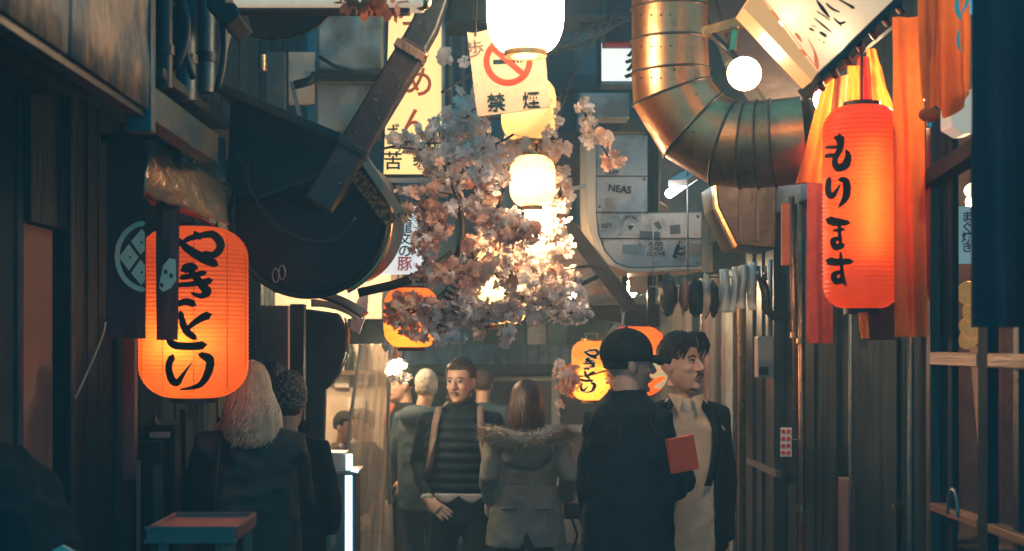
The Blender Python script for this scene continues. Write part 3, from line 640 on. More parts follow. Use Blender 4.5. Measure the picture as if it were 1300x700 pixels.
# the big one on the left
o, c, r, h, wr = lantern('paper_lantern', 'large glowing orange lantern with four black brush characters hanging at the left', 246, 289, 505, 138, 5.07, p_or, emat('lantern_bulb_front', (1, .82, .55), 44), (-.01, -.115, -.11), .028, ribs=40, base=.42, shoulder=.2)
for s_ in (YA, KI, TO, RI): strokes([[(x, y, w_ * 1.12) for x, y, w_ in st_] for st_ in s_], wr).build('brush_character', m_ink, o)
k = MB()
for a in (-75, -35, 0, 38, 72):                      # vertical seams of the paper
    k.add([wr(246 + 69 * sin(R(a)) + d, 296 + 202 * j / 24, -.0006) for j in range(25) for d in (-.5, .5)], [(2 * j, 2 * j + 1, 2 * j + 3, 2 * j + 2) for j in range(24)])
k.build('seams', mat('seam', (.6, .07, .01), None, 5, .6, bump=0), o)
k = MB(); k.tube([c + V((0, 0, h / 2)), c + V((0, 0, h / 2 + .25))], .004); k.build('cord', m_wire, o)
# hood over it
hd = thing('lantern_hood', 'crumpled foil covered hood above the big left lantern', 'hood', P(235, 285, 4.95))
m_foil = mat('crumpled_foil', (.80, .55, .32), (.55, .36, .2), 6, .30, .75, bump=.8, bscale=16, rvar=.08)
q = [P(198, 178, 4.75), P(290, 240, 5.2), P(291, 286, 5.05), P(183, 248, 4.7)]
def hood(u, v):
    a = q[0].lerp(q[1], u); b = q[3].lerp(q[2], u); p = a.lerp(b, v)
    return p + V((0, -.05 * sin(v * pi) + .010 * noise.noise(V((u * 6, v * 5, 0))), .008 * noise.noise(V((u * 9, v * 8, 3)))))
k = MB(); k.sheet(hood, 30, 14, .003); k.build('foil_face', m_foil, hd, smooth=True)
k = MB(); k.sheet(lambda u, v: P(181 + 90 * u, 248 + 38 * u + (-6 * sin(pi * u)) + v * 7, 4.74 + .28 * u) + V((0, .12 * v, 0)), 20, 4, .003); k.build('orange_lining', m_orangecloth, hd, smooth=True)
k = MB(); k.bar(P(198, 180, 4.8), P(290, 244, 5.25), .02, .02); k.build('frame_rod', m_alu, hd)

# tall lantern on the right
o, c, r, h, wr = lantern('paper_lantern', 'tall ribbed red orange lantern with four brush characters hanging at the right', 1094, 135, 392, 98, 4.57, p_or2, emat('lantern_highlight_tube', (1, .72, .40), 13), (.0, -.088, .02), .009, .20, ribs=44, base=.46, shoulder=.13, ribd=.03)  # thin glowing tube added near the front to make the vertical highlight
for s_ in (MO, RI2, MA, SU): strokes([[(x, y, w_ * 1.22) for x, y, w_ in st_] for st_ in s_], wr).build('brush_character', m_ink, o)
k = MB(); k.tube([c + V((0, 0, h / 2)), c + V((0, 0, h / 2 + .3))], .004); k.build('cord', m_wire, o)

# white globe at the top
o, c, r, h, wr = lantern('globe_lantern', 'large glowing white globe lantern at the top centre', 667, -44, 65, 98, 4.6, p_wh, bw3, (0, 0, 0), .04, ribs=18, base=.56, shoulder=.45, cap_m=m_brass, ribd=.008)
# cream lanterns in the middle
lantern('paper_lantern', 'cream lantern half hidden behind the no smoking sign', 671, 100, 178, 70, 5.5, p_cr, bw2, ribs=20, base=.5, shoulder=.35, cap_m=m_brass, bulb_r=.02)
o, c, r, h, wr = lantern('paper_lantern', 'bright cream lantern with a wire top among the blossoms', 676, 198, 262, 58, 5.45, p_cr, emat('lantern_bulb_hot', (1, .74, .44), 36), (0, -.02, -.01), ribs=16, base=.45, shoulder=.35, cap_m=m_brass, bulb_r=.035)
k = MB()
for sx in (-1, 1): k.bar(P(676 + sx * 16, 180, 5.9), P(676 + sx * 14, 198, 5.9), .006)
k.bar(P(658, 180, 5.9), P(694, 180, 5.9), .006); k.build('wire_bail', m_alu, o)
o, c, r, h, wr = lantern('paper_lantern', 'wide cream cylinder lantern behind the lower blossoms', 634, 318, 412, 68, 6.1, p_cr, bw2, (0, -.02, 0), ribs=22, base=.6, shoulder=.2, cap_m=m_brass, bulb_r=.035)
o, c, r, h, wr = lantern('paper_lantern', 'round orange lantern partly behind blossoms left of centre', 522, 366, 441, 70, 6.8, p_or, bw1, (0, -.03, -.05), .035, ribs=20, base=.5, shoulder=.35)
# small yakitori lantern
o, c, r, h, wr = lantern('paper_lantern', 'small orange and cream lantern with brush characters by the capped man', 751, 433, 508, 51, 7.6, paper('amber_lantern_paper', (.95, .36, .06), (.9, .3, .05), em=.35, ecol=(1, .33, .05)), bw1, (0, -.03, -.06), .03, ribs=22, base=.5, shoulder=.24, cap_m=m_brass)
def wr2(x, y, l): return wr(748 + (x - 246) * .33, 444 + (y - 296) * .275, l)
m_halo = mat('cream_halo', (.95, .7, .35), None, 5, .6, bump=0, emit=.35, ecol=(1, .7, .35))
for s_ in (YA, KI, TO, RI):
    strokes([[(x, y, w_ * 1.1 + 3) for x, y, w_ in st_] for st_ in s_], lambda x, y, l: wr2(x, y, l)).build('pale_outline', m_halo, o)
    strokes([[(x, y, w_ * 1.25) for x, y, w_ in st_] for st_ in s_], lambda x, y, l: wr2(x, y, l + .004)).build('brush_character', m_ink, o)
k = MB(); k.bar(P(742, 424, 7.6), P(760, 424, 7.6), .01); k.bar(P(744, 424, 7.6), P(744, 433, 7.6), .01); k.bar(P(758, 424, 7.6), P(758, 433, 7.6), .01); k.build('bail', m_brass, o)
# big red-orange lantern behind the two men
o, c, r, h, wr = lantern('paper_lantern', 'big red orange lantern mostly hidden behind the two men', 808, 415, 502, 80, 7.9, p_or2, bw1, (0, -.05, 0), .035, ribs=18, base=.4, shoulder=.4)
strokes([[(818, 450, 4), (832, 466, 4), (846, 462, 4)], [(826, 478, 4), (842, 474, 4), (850, 482, 4), (832, 492, 3)]], wr).build('white_mark', m_halo, o)
o, c, r, h, wr = lantern('paper_lantern', 'small red lantern glimpsed beside the sleeve of the fur hooded coat', 634, 598, 641, 30, 9.0, p_or2, bw1, (0, -.02, 0.02), .02, ribs=12, base=.5, shoulder=.3)
# little orange lantern at the left back window
k = MB(); k.sphere(P(404, 412, 8.5), (.03, .03, .06)); k.one('small_window_lamp', 'tiny orange lamp in the dark window left of centre', 'lamp', emat('amber_glow', (1, .4, .1), 2.5), smooth=True)

# ---------------------------------------------------------------- bare lamps
def lamp_bulb(label, px, py, Y, r, col, s, name='light_bulb'):
    o = thing(name, label, 'light bulb', P(px, py, Y))
    k = MB(); k.sphere(P(px, py, Y), (r, r, r * 1.25), 16, 12); k.build('glass_bulb', emat('glow%d%d' % (int(s), int(col[2] * 100)), col, s), o, smooth=True)
    k = MB(); c = P(px, py, Y) + V((0, 0, r * 1.2)); k.tube([c, c + V((0, 0, r * 1.2))], r * .5, 12); k.build('socket', m_brass, o, ang=40)
    k = MB(); k.tube([c + V((0, 0, r)), c + V((.02, 0, .6))], .004); k.build('cord', m_wire, o); return o
lamp_bulb('dazzling bare bulb hanging under the bright cream lantern', 679, 282, 5.52, .045, (1, .68, .38), 180)
lamp_bulb('small glowing bulb beside the plastic curtain, under the orange lantern', 502, 466, 7.35, .03, (1, .76, .46), 210)
lamp_bulb('added warm bulb tucked under the roof above the two men', 800, 368, 8.6, .04, (1, .66, .36), 300)  # added bulb, brightens the space above the two men
# spot lamp on the right
def spot(name, label, px, py, Y, r, aim, col, s, body_m, arm_to):
    o = thing(name, label, 'lamp', P(px, py, Y)); c = P(px, py, Y); a = V(aim).normalized(); Mx = a.to_track_quat('Z', 'Y').to_matrix().to_4x4()
    k = MB(); k.lathe([(0, 0), (r * .6, r * .06), (r * .92, 0)], c, 28, Mx); k.build('lens', emat('spot%d' % int(s), col, s), o, smooth=True)
    k = MB(); k.lathe([(r * .93, .004), (r * 1.12, .03), (r * 1.14, .03), (r * 1.02, -.01), (r * .8, -r * 1.2), (r * .45, -r * 1.9), (0, -r * 1.95)], c, 28, Mx); k.build('shade', body_m, o, smooth=True, ang=50)
    k = MB(); k.tube([c - a * r * 1.8, V(arm_to)], .012, 8); k.build('arm', m_darkmetal, o, smooth=True); return o
spot('spot_lamp', 'white spot lamp clamped beside the big bent duct', 946, 92, 4.4, .046, (-.25, -.85, -.30), (1, .78, .52), 70, m_brass, P(905, 45, 4.55))
spot('spot_lamp', 'added spot lamp hidden behind the long orange curtain strip to light it', 1157, 120, 4.78, .036, (.0, -1, -.25), (1, .66, .36), 240, m_darkmetal, P(1160, 60, 4.9))  # unseen lamp added to shine through the long orange cloth
lamp_bulb('bright bare bulb glowing behind the flared orange cloth left of the tall lantern', 1046, 126, 4.9, .035, (1, .60, .32), 400)
spot('spot_lamp', 'added spot lamp hidden behind the short orange curtain to light it', 1200, 30, 4.25, .03, (.0, -1, -.15), (1, .66, .36), 70, m_darkmetal, P(1205, -20, 4.4))  # unseen lamp added to shine through the short orange cloth
k = MB(); k.bar(P(893, 42, 4.6), P(962, 22, 4.5), .03, .03); k.bar(P(935, 30, 4.55), P(930, 66, 4.5), .018, .018); k.one('lamp_bracket', 'brass coloured bracket holding the spot lamp', 'bracket', m_brass)
spot('spot_lamp', 'bright spot lamp shining through the blossoms right of centre', 724, 366, 6.6, .045, (-.3, -.9, -.1), (1, .8, .55), 160, m_alu, P(758, 352, 7.0))
k = MB(); Mx = V((-.2, -1, 0)).to_track_quat('Z', 'Y').to_matrix().to_4x4()
k.lathe([(0, .01), (.03, .012), (.034, .0), (.06, .004), (.064, -.03), (.0, -.03)], P(752, 360, 7.9), 28, Mx); k.one('round_cover', 'round pale metal cover beside the bright spot lamp', 'cover', m_cream, smooth=True)
# fluorescent tube
fl = thing('fluorescent_lamp', 'slanting white fluorescent lamp under the bent duct', 'lamp', P(874, 232, 6.8))
a, b = P(850, 246, 6.5), P(905, 208, 7.4)
k = MB(); k.tube([a, b], .022, 12); k.build('tube', emat('fluoro', (.85, .93, 1), 6), fl, smooth=True)
k = MB(); k.bar(a + V((.04, .02, .05)), b + V((.06, .02, .05)), .09, .03); k.build('housing', m_white, fl)
# strip lamp housing across the top
tb = thing('strip_lamp_housing', 'long pale strip lamp housing crossing the top left of the alley', 'lamp housing', P(420, 10, 4.3))
k = MB(); k.pbox(282, 538, -14, 8, 4.3, .1); k.build('housing', mat('lit_housing', (.75, .68, .55), None, 4, .5, bump=.05, emit=.28, ecol=(1, .72, .45)), tb, bevel=.01)  # weak glow of the housing stands for the light on its face
k = MB(); k.pbox(280, 520, 8.4, 15, 4.32, .06); k.build('under_tray', m_brownwood, tb, bevel=.003)
k = MB(); k.sphere(P(536, 2, 4.33), .028, 14, 10); k.build('round_end', m_brass, tb, smooth=True)
# orange leaf cluster over it
lv = thing('orange_leaves', 'cluster of orange paper leaves over the strip lamp housing', 'leaves', P(462, 5, 4.22)); lm = MB(); lm.add([(0, 0, 0), (.012, .0, .014), (.03, .003, .012), (.042, 0, 0), (.03, .003, -.012), (.012, 0, -.014)], [(0, 1, 5), (1, 2, 4, 5), (2, 3, 4)])
lme = lm.mesh('leaf'); lme.materials.append(mat('orange_leaf', (.75, .25, .1), (.6, .16, .06), 30, .7, bump=.2, transl=.3))
for i in range(46):
    o = bpy.data.objects.new('leaf', lme); COL.objects.link(o); o.parent = lv; t = i / 45
    o.location = P(432 + 72 * t + random.uniform(-6, 6), -2 + 14 * t * random.uniform(.3, 1.1) + random.uniform(-6, 5), 4.2) - WL[lv.name] + V((0, random.uniform(-.03, .03), 0)); o.rotation_euler = [random.uniform(0, 6.3) for _ in range(3)]

# ---------------------------------------------------------------- signs
ns = thing('no_smoking_sign', 'worn cream no smoking sign with a red ring under the globe lantern', 'sign', P(645, 148, 5.0))
q = [(593, 41), (603, 42), (618, 38), (650, 37), (690, 41), (698, 136), (668, 141), (606, 148)]
k = MB(); k.pprism(q[::-1], 5.0, .012); k.build('board', mat('worn_sign_board', (.52, .39, .27), (.44, .32, .22), 3, .8, bump=.2, c3=(.44, .31, .2), s3=5), ns)
F = flat(5.0, .002); ca, sa = cos(R(4)), sin(R(4))
def sg(x, y): return (645 + (x * ca + y * sa), 78 + (-x * sa + y * ca))
ring = []
for i in range(49):
    t = 2 * pi * i / 48; x, y = sg(27.5 * cos(t), 27.5 * sin(t)); ring.append((x, y, 3.6))
k = MB(); vs = []; n = 56
for i in range(n):
    t = 2 * pi * i / n
    for rr_ in (31, 23.5): x, y = sg(rr_ * cos(t), rr_ * sin(t)); vs.append(F(x, y, .0012))
k.add(vs, [(2 * i, 2 * i + 1, (2 * i + 3) % (2 * n), (2 * i + 2) % (2 * n)) for i in range(n)]); k.build('red_ring', m_redink, ns)
def patch(pts, l, nm, m, par): 
    kk = MB(); kk.add([F(*sg(*p_), l) for p_ in pts], [tuple(range(len(pts)))]); return kk.build(nm, m, par)
patch([(-19, -3), (9, -3), (9, 3), (-19, 3)], .0008, 'cigarette', m_inkb, ns)
for x in (11, 15): patch([(x, -3), (x + 2.6, -3), (x + 2.6, 3), (x, 3)], .0008, 'cigarette_tip', m_inkb, ns)
for x in (11, 15): patch([(x, -9), (x + 1.4, -9), (x + 1.4, -4.5), (x, -4.5)], .0008, 'smoke_mark', m_inkb, ns)
patch([(-23, -18), (-18, -23), (22, 17), (17, 22)], .0016, 'red_bar', m_redink, ns)
me = writing('禁', .066, P(630, 130, 4.995), m_inkb, ns, .016, rot=R(4)); writing('煙', .062, P(674, 127, 4.995), m_inkb, ns, .016, rot=R(4)); writing('歩', .062, P(604, 62, 4.995), mat('brown_ink', (.09, .045, .03), None, 5, .6, bump=0), ns, .006, rot=R(8))
for x, y in ((604, 46), (692, 45)):
    k = MB(); k.tube([P(x, y, 4.99), P(x + 4, -60, 5.0)], .003, 6); k.build('wire', m_wire, ns)

ys = thing('shop_sign', 'tall yellow lit sign with red and black characters behind the dark downpipe', 'sign', P(525, 222, 6.6))
m_ysign = mat('yellow_sign_face', (.85, .62, .25), (.8, .55, .2), 2.5, .4, bump=.05, emit=.65, ecol=(1, .68, .26))
k = MB(); k.pprism([(494, 12), (487, 221), (559, 223), (560, -60), (494, -60)], 6.6, .16); k.build('face', m_ysign, ys)
k = MB(); k.pbox(484, 562, 221.5, 226, 6.58, .2); k.build('frame', m_darkmetal, ys)
k = MB(); k.pbox(560.5, 564, -60, 221, 6.58, .2); k.build('frame', m_alu, ys)
writing('め', .155, P(531, 104, 6.59), m_orangeink, ys, .012, sx=.95, rot=R(-4)); writing('ん', .15, P(528, 156, 6.59), m_orangeink, ys, .014); writing('ら', .14, P(520, 16, 6.59), m_orangeink, ys, .016); writing('ー', .13, P(534, 58, 6.59), m_orangeink, ys, .012, rot=R(90))
writing('ば', .09, P(496, 168, 6.59), m_inkb, ys, .01); writing('苦', .09, P(499, 204, 6.59), m_inkb, ys, .012); writing('見', .09, P(536, 200, 6.59), m_inkb, ys, .01)

bs = thing('shop_sign', 'blue white lit sign with a vertical line of brush characters left of centre', 'sign', P(515, 350, 7.0))
k = MB(); k.pprism([(492, 262), (548, 262), (552, 300), (548, 338), (528, 347), (478, 348), (486, 318), (489, 282)], 7.0, .1); k.build('face', mat('blue_white_face', (.6, .68, .7), (.55, .62, .66), 3, .4, bump=.03, emit=.55, ecol=(.62, .74, .78)), bs)
for i, (s_, m_, z_) in enumerate((('龍', m_ink, .075), ('文', m_ink, .066), ('の', m_ink, .07), ('豚', m_redink, .075))): writing(s_, z_, P(514, 287 + i * 16, 6.99), m_, bs, .014)
for i, s_ in enumerate('旨辛麺'): writing(s_, .04, P(541, 288 + i * 11, 6.99), m_inkb, bs, .006)

ws = thing('shop_sign', 'white lit sign with a black brush character behind the duct', 'sign', P(787, 105, 7.4))
k = MB(); k.pbox(764, 826, 54, 103, 7.4, .12); k.build('face', emat('white_sign_face', (.85, .9, .86), .65), ws, bevel=.004)
k = MB(); k.pbox(761, 829, 103.2, 107, 7.38, .16); k.build('frame', m_alu, ws)
k = MB(); k.pbox(760, 763.6, 42, 107, 7.38, .16); k.build('frame', m_darkmetal, ws)
writing('炎', .17, P(812, 80, 7.39), m_ink, ws, .02)
k = MB(); k.pbox(768, 808, -30, 53, 7.2, .18); k.one('dark_box', 'dark box with a thin red lower edge above the white sign', 'box', m_darkmetal, bevel=.006)
k = MB(); k.pbox(768, 808, 53.2, 55, 7.2, .1); k.one('red_edge_strip', 'thin red strip under the dark box by the white sign', 'strip', m_redink)

ts = thing('shop_sign', 'big tilted cream sign with brush writing and an orange edge at the top right', 'sign', P(1032, 102, 4.15))
TY = 4.15
k = MB(); k.add([P(x, y, TY) for x, y in ((968, -2), (1038, 92), (1140, -6), (1140, -120), (1060, -120))], [(0, 1, 2, 3, 4)]); k.build('face', mat('cream_sign_face', (.72, .60, .44), (.62, .50, .35), 2.2, .5, bump=.06, emit=.6, ecol=(1, .66, .38), transl=.5), ts)
k = MB(); k.pprism([(944, 10), (1031, 103), (1037.6, 92.6), (967.4, -1.6), (1050, -125), (1030, -125)], TY - .012, .13); k.build('orange_edge', mat('lit_orange_edge', (.85, .36, .12), (.75, .28, .08), 5, .5, bump=.05, emit=.5), ts)
k = MB(); k.pprism([(968, -2), (1038, 92), (1140, -6), (1140, -120), (1060, -120)], TY + .1, .006); k.build('back', m_white, ts)
k = MB(); k.bar(P(1034, 103, TY + .05), P(1146, -6, TY + .05), .12, .02, up=V((0, 0, 1))); k.build('lower_frame', m_darkmetal, ts)
Z5 = lambda l_: [(940 + x / 6.365, y / 6.365, w_ / 6.365) for x, y, w_ in l_]
Fs = flat(TY, .003)
strokes([Z5([(780, -10, 8), (850, 30, 9), (915, 68, 14)]), Z5([(610, 0, 5), (660, 70, 16), (718, 145, 8)]), Z5([(690, 30, 8), (740, 75, 10), (800, 102, 6)]), Z5([(615, 95, 5), (670, 130, 6), (720, 168, 4)]), Z5([(750, 150, 5), (800, 192, 11), (845, 180, 8)]),
         Z5([(800, 200, 4), (815, 222, 4)]), Z5([(590, 148, 3), (660, 205, 9), (735, 268, 5)]), Z5([(555, 235, 9), (590, 252, 8)]), Z5([(640, 265, 12), (690, 298, 14)]), Z5([(665, 345, 7), (674, 352, 7)]), Z5([(625, 325, 3), (640, 332, 3)]), Z5([(570, 210, 4), (610, 225, 3)])], Fs).build('black_brush_marks', m_ink, ts)
strokes([Z5([(145, 40, 4), (165, 120, 16), (200, 200, 6)]), Z5([(205, 78, 6), (260, 110, 18), (310, 170, 12)]), Z5([(440, 270, 8), (465, 300, 14), (495, 342, 4)]), Z5([(380, 318, 5), (430, 372, 8)]), Z5([(458, 400, 6), (495, 420, 12), (530, 455, 6)]), Z5([(540, 310, 2), (595, 420, 9), (612, 500, 18), (622, 570, 8)]),
         Z5([(180, -10, 4), (400, 270, 3), (615, 555, 5)])], Fs).build('orange_brush_marks', mat('lit_orange_print', (.8, .2, .05), None, 9, .5, bump=0, emit=.4, ecol=(1, .2, .04)), ts)
for x_, y_ in ((996, 26), (1058, 52)):
    k = MB(); k.sphere(P(x_, y_, TY + .05), .016, 12, 8); k.build('hot_spot_bulb', emat('added_sign_bulb', (1, .85, .6), 30), ts, smooth=True)  # bulbs added inside the sign for the hot spots on its face
for i in range(7):
    t = i / 6; k = MB(); k.tube([P(1040 + 100 * t, 104 - 98 * t, TY + .08), P(1044 + 100 * t, 112 - 98 * t, TY + .12)], .012, 8); k.build('clip', m_darkmetal, ts)
# ---------------------------------------------------------------- overhead ducts and boxes
def duct_seg(name, label, pts, rads, m, seam=None, seg=40, cat='duct'):
    o = thing(name, label, cat, pts[0])
    for i in range(len(pts) - 1):
        a, b = V(pts[i]), V(pts[i + 1]); t0 = (a - V(pts[i - 1])).normalized() if i else (b - a).normalized(); t1 = (b - a).normalized(); t2 = (V(pts[i + 2]) - b).normalized() if i + 2 < len(pts) else t1
        k = MB(); n0 = (t0 + t1).normalized(); n1 = (t1 + t2).normalized()
        u = t1.cross(V((0, 1, 0))); u = u.normalized(); v = u.cross(t1)
        vs = []
        for (c, n, r) in ((a, n0, rads[i]), (b, n1, rads[i + 1])):
            for j in range(seg):
                w_ = u * cos(2 * pi * j / seg) * r + v * sin(2 * pi * j / seg) * r
                w_ = w_ - t1 * (w_.dot(n) / t1.dot(n)); vs.append(c + w_)
        k.add(vs, [(j, (j + 1) % seg, seg + (j + 1) % seg, seg + j) for j in range(seg)]); k.build('section', m, o, smooth=True)
        if i:                                           # raised seam at the mitre
            ring = [V(c_) for c_ in vs[:seg]]; kk = MB(); ctr = a; kk.tube([ctr + (p_ - ctr) * 1.015 for p_ in ring], .0045, 6, closed=True); kk.build('seam', seam or m_duct2, o, smooth=True)
    return o
YD = 5.0; r0 = 48 / S * YD
pts = [P(850, -120, YD), P(850, -40, YD), P(850, 12, YD), P(850, 52, YD), P(851, 92, YD), P(853, 118, YD), P(880, 160, YD), P(920, 182, YD - .02), P(944, 184, YD - .05), P(962, 184, YD - .06), P(982, 182, YD - .08), P(1020, 178, YD - .1)]
dk = duct_seg('vent_duct', 'big bronze coloured ventilation duct bending right at the top', pts, [r0, r0, r0, r0 * 1.0, r0 * 1.02, r0 * 1.04, r0 * 1.08, r0 * 1.12, r0 * 1.13, r0 * 1.13, r0 * 1.13, r0 * 1.13], m_galv)
k = MB(); k.tube([pts[-1], pts[-1] + V((.01, 0, 0))], r0 * 1.1, 40); k.build('end_cap', m_duct2, dk, ang=40)
for x, y in ((856, 88), (880, 168), (968, 196), (905, 186), (990, 172)):
    k = MB(); k.sphere(P(x, y, YD - r0 * 1.08), .004, 8, 6); k.build('rivet', m_darkmetal, dk)
rnd_ = random.Random(11)
for (x0_, y0_, x1_, y1_) in ((808, 14, 896, 14), (808, 54, 896, 54), (808, 94, 894, 94)):
    for i in range(7):
        u = -.8 + 1.6 * i / 6; k = MB(); k.sphere(P(851 + 46 * u, y0_ + 5 + rnd_.uniform(-.5, .5), YD - r0 * sqrt(1 - u * u) * 1.0), .0035, 6, 4); k.build('rivet', m_darkmetal, dk)
for (x_, y_) in ((865, 140), (884, 120), (925, 214), (925, 200), (953, 222), (953, 205), (973, 225), (973, 208), (1000, 226), (1000, 200)):
    k = MB(); k.sphere(P(x_, y_, YD - r0 * 1.02), .0035, 6, 4); k.build('rivet', m_darkmetal, dk)
# dark structure above the duct
k = MB(); k.pprism([(880, -80), (960, -80), (1010, 60), (1030, 130), (985, 150), (930, 70)], 5.25, .2); k.one('roof_panel', 'dark roof panel behind the spot lamp at the top right', 'roof panel', m_duct2, bevel=.01)
# sticker covered duct box
sb = thing('duct_box', 'grey sheet metal duct box covered with stickers right of centre', 'duct', P(800, 340, 7.6))
YB = 7.6
poly = [(757, 172), (822, 172), (822, 270), (891, 270), (891, 338), (800, 340), (782, 334), (768, 318), (760, 296), (757, 270)]
k = MB(); k.pprism(poly[::-1], YB, .5); k.build('front_panel', m_greymetal, sb, bevel=.004)
side = [(744, 168), (756.6, 171), (756.6, 270), (759.4, 297), (767.4, 319), (781.6, 335), (800, 341), (891, 339), (891, 343), (798, 347), (772, 336), (754, 312), (746, 285), (744, 262)]
k = MB(); k.pprism(side[::-1], YB - .03, .5); k.build('pale_edge', mat('pale_duct_edge', (.62, .52, .38), (.5, .4, .28), 3, .4, .5, bump=.1), sb, bevel=.003)
for a, b in (((757, 224), (822, 224)), ((760, 303), (891, 303)), ((757, 270), (822, 270))):
    k = MB(); k.bar(P(*a, YB - .006), P(*b, YB - .006), .012, .006); k.build('seam', m_darkmetal, sb)
for x, y in ((761, 176), (818, 176), (761, 262), (818, 228), (812, 310), (886, 334), (886, 275), (765, 308)):
    k = MB(); k.sphere(P(x, y, YB), .009, 8, 6); k.build('screw', m_alu, sb)
Fb = flat(YB, .004)
def sticker(pts_, m, nm='sticker', l=0): 
    kk = MB(); kk.add([Fb(x, y, l) for x, y in pts_] + [Fb(x, y, l - .003) for x, y in pts_], [tuple(range(len(pts_))), tuple(range(2 * len(pts_) - 1, len(pts_) - 1, -1))] + [(i, i + len(pts_), (i + 1) % len(pts_) + len(pts_), (i + 1) % len(pts_)) for i in range(len(pts_))]); return kk.build(nm, m, sb)
m_stk = mat('white_sticker', (.58, .55, .48), (.48, .45, .38), 9, .6, bump=0)
m_stkd = mat('dark_sticker', (.04, .06, .07), (.06, .08, .09), 9, .5, bump=0)
sticker([(770, 231), (806, 235), (804, 249), (769, 245)], m_stk); writing('NEAS', .052, P(787, 240, YB - .008), m_inkb, sb, .028, rot=R(-6), name='sticker_writing')
sticker([(760, 285), (782, 280), (783, 289), (761, 292)], m_stk); writing('REV', .034, P(771, 286.5, YB - .008), m_inkb, sb, .02, rot=R(8), name='sticker_writing')
sticker([(786, 273), (814, 271), (815, 299), (787, 298)], m_stk)
for i, ch in enumerate('LURKERS'):
    t = R(150 - i * 20); writing(ch, .02, P(800 + 11 * cos(t), 286 - 11 * sin(t), YB - .008), m_inkb, sb, .02, rot=t - pi / 2, name='sticker_writing')
k = MB(); k.add([Fb(800 + 7 * cos(t), 288 + 5 * sin(t), .002) for t in [2 * pi * q_ / 16 for q_ in range(16)]], [tuple(range(16))]); k.build('sticker_mark', m_greymetal, sb)
k = MB(); k.add([Fb(*p_, .003) for p_ in ((796, 287), (805, 287), (800, 293))], [(0, 1, 2)]); k.build('sticker_mark', m_inkb, sb)
sticker([(819, 306), (846, 305), (847, 325), (820, 327)], m_stk)
for i, s_ in enumerate(('PILFER', 'CHILE', 'OZONE')): writing(s_, .028, P(833, 310 + i * 6.2, YB - .008), m_ink, sb, .02, rot=R(2), name='sticker_writing')
sticker([(812, 293), (838, 295), (838, 306), (812, 304)], m_stkd, l=.003); sticker([(850, 287), (863, 285), (864, 297), (851, 298)], m_stkd); sticker([(790, 310), (814, 311), (814, 323), (790, 322)], mat('faded_sticker', (.28, .36, .38), None, 5, .7, bump=0))
sticker([(826, 282), (830, 278), (838, 279), (843, 288), (845, 297), (840, 298), (834, 292), (828, 296)], m_stk); sticker([(829, 284), (836, 281), (841, 290), (836, 292)], m_stkd, l=.002)
sticker([(768, 252), (774, 252), (783, 266), (781, 273), (775, 270), (769, 262)], mat('torn_sticker', (.50, .38, .26), None, 5, .7, bump=0))
sticker([(765, 204), (791, 203), (791, 223), (765, 222)], m_stk); writing('CLIFF', .03, P(777, 219, YB - .008), m_ink, sb, .02, name='sticker_writing')
# running figure sticker
strokes([[(861, 310, 1.8), (860, 316, 2.8), (857, 321, 2)], [(857, 321, 1.6), (866, 323, 1.6), (869, 320, 1)], [(858, 321, 1.6), (855, 326, 1.6), (860, 327, 1)], [(860, 313, 1.2), (866, 316, 1), (870, 313, .8)], [(862, 307, 2), (863, 308, 2)]], Fb).build('sticker_figure', m_ink, sb)
sticker([(876, 309), (886, 309), (886, 322), (876, 322)], mat('peach_sticker', (.55, .35, .24), None, 5, .7, bump=0))
# struts under and around it
k = MB(); k.pbox(822, 832, 342, 430, 8.0, .05); k.one('metal_upright', 'dark upright below the stickered duct box', 'upright', m_darkmetal)
k = MB(); k.pbox(790, 797, 345, 420, 7.9, .05); k.one('metal_upright', 'thin dark upright left below the stickered duct box', 'upright', m_darkmetal)
k = MB(); k.pbox(799, 822, 345, 372, 8.3, .03); k.one('small_notice', 'small pale notice hung under the stickered duct box', 'notice', m_stk)
sg_ = thing('switch_board', 'dark teal board with round knobs under the duct box', 'switch board', P(842, 400, 7.9))
k = MB(); k.pbox(836, 850, 342, 380, 7.9, .06); k.build('body', m_tealwood, sg_, bevel=.004)
for y in (350, 360, 370):
    k = MB(); k.sphere(P(843, y, 7.9), .014, 10, 8); k.build('knob', m_darkmetal, sg_, smooth=True)

# hanging rack with shoes and cloths
rk = thing('hanging_rack', 'thin wire rack hanging under the duct on the right', 'rack', P(870, 350, 6.6))
for a, b in (((873, 200), (873, 392)), ((829, 290), (829, 364)), ((825, 364), (905, 364)), ((880, 352), (958, 352))):
    k = MB(); k.tube([P(*a, 6.6), P(*b, 6.6)], .0045 if a[0] != 829 else .003, 6); k.build('wire', m_alu if a[1] != 352 else m_wire, rk, smooth=True)
m_pale = mat('pale_grey_cloth', (.78, .82, .76), (.68, .72, .68), 8, .85, bump=.3, bscale=90)
for i, (x0, x1, t, bt) in enumerate(((913, 925, 342, 397), (927, 936, 339, 397), (938, 948, 337, 393), (950, 962, 334, 394))):
    def fn(u, v, x0=x0, x1=x1, t=t, bt=bt, i=i):
        a = 2 * pi * u; wv = (1 - .35 * abs(v - .5) * (1 if i % 2 else .3)); xm = (x0 + x1) / 2 + 2 * sin(v * 3 + i); 
        return P(xm + (x1 - x0) / 2 * wv * cos(a), t + (bt - t) * v, 6.55) + V((0, .05 * sin(a) * (.3 + .7 * sin(pi * min(1, v * 1.1 + .05))), 0))
    k = MB(); k.sheet(fn, 20, 14, .002); k.one('hanging_cloth', ['leftmost pale cloth folded over the rack wire', 'second pale cloth on the rack wire', 'third pale cloth on the rack wire', 'rightmost pale cloth on the rack wire'][i], 'cloth', m_pale, group='pale cloths on the wire rack', smooth=True)
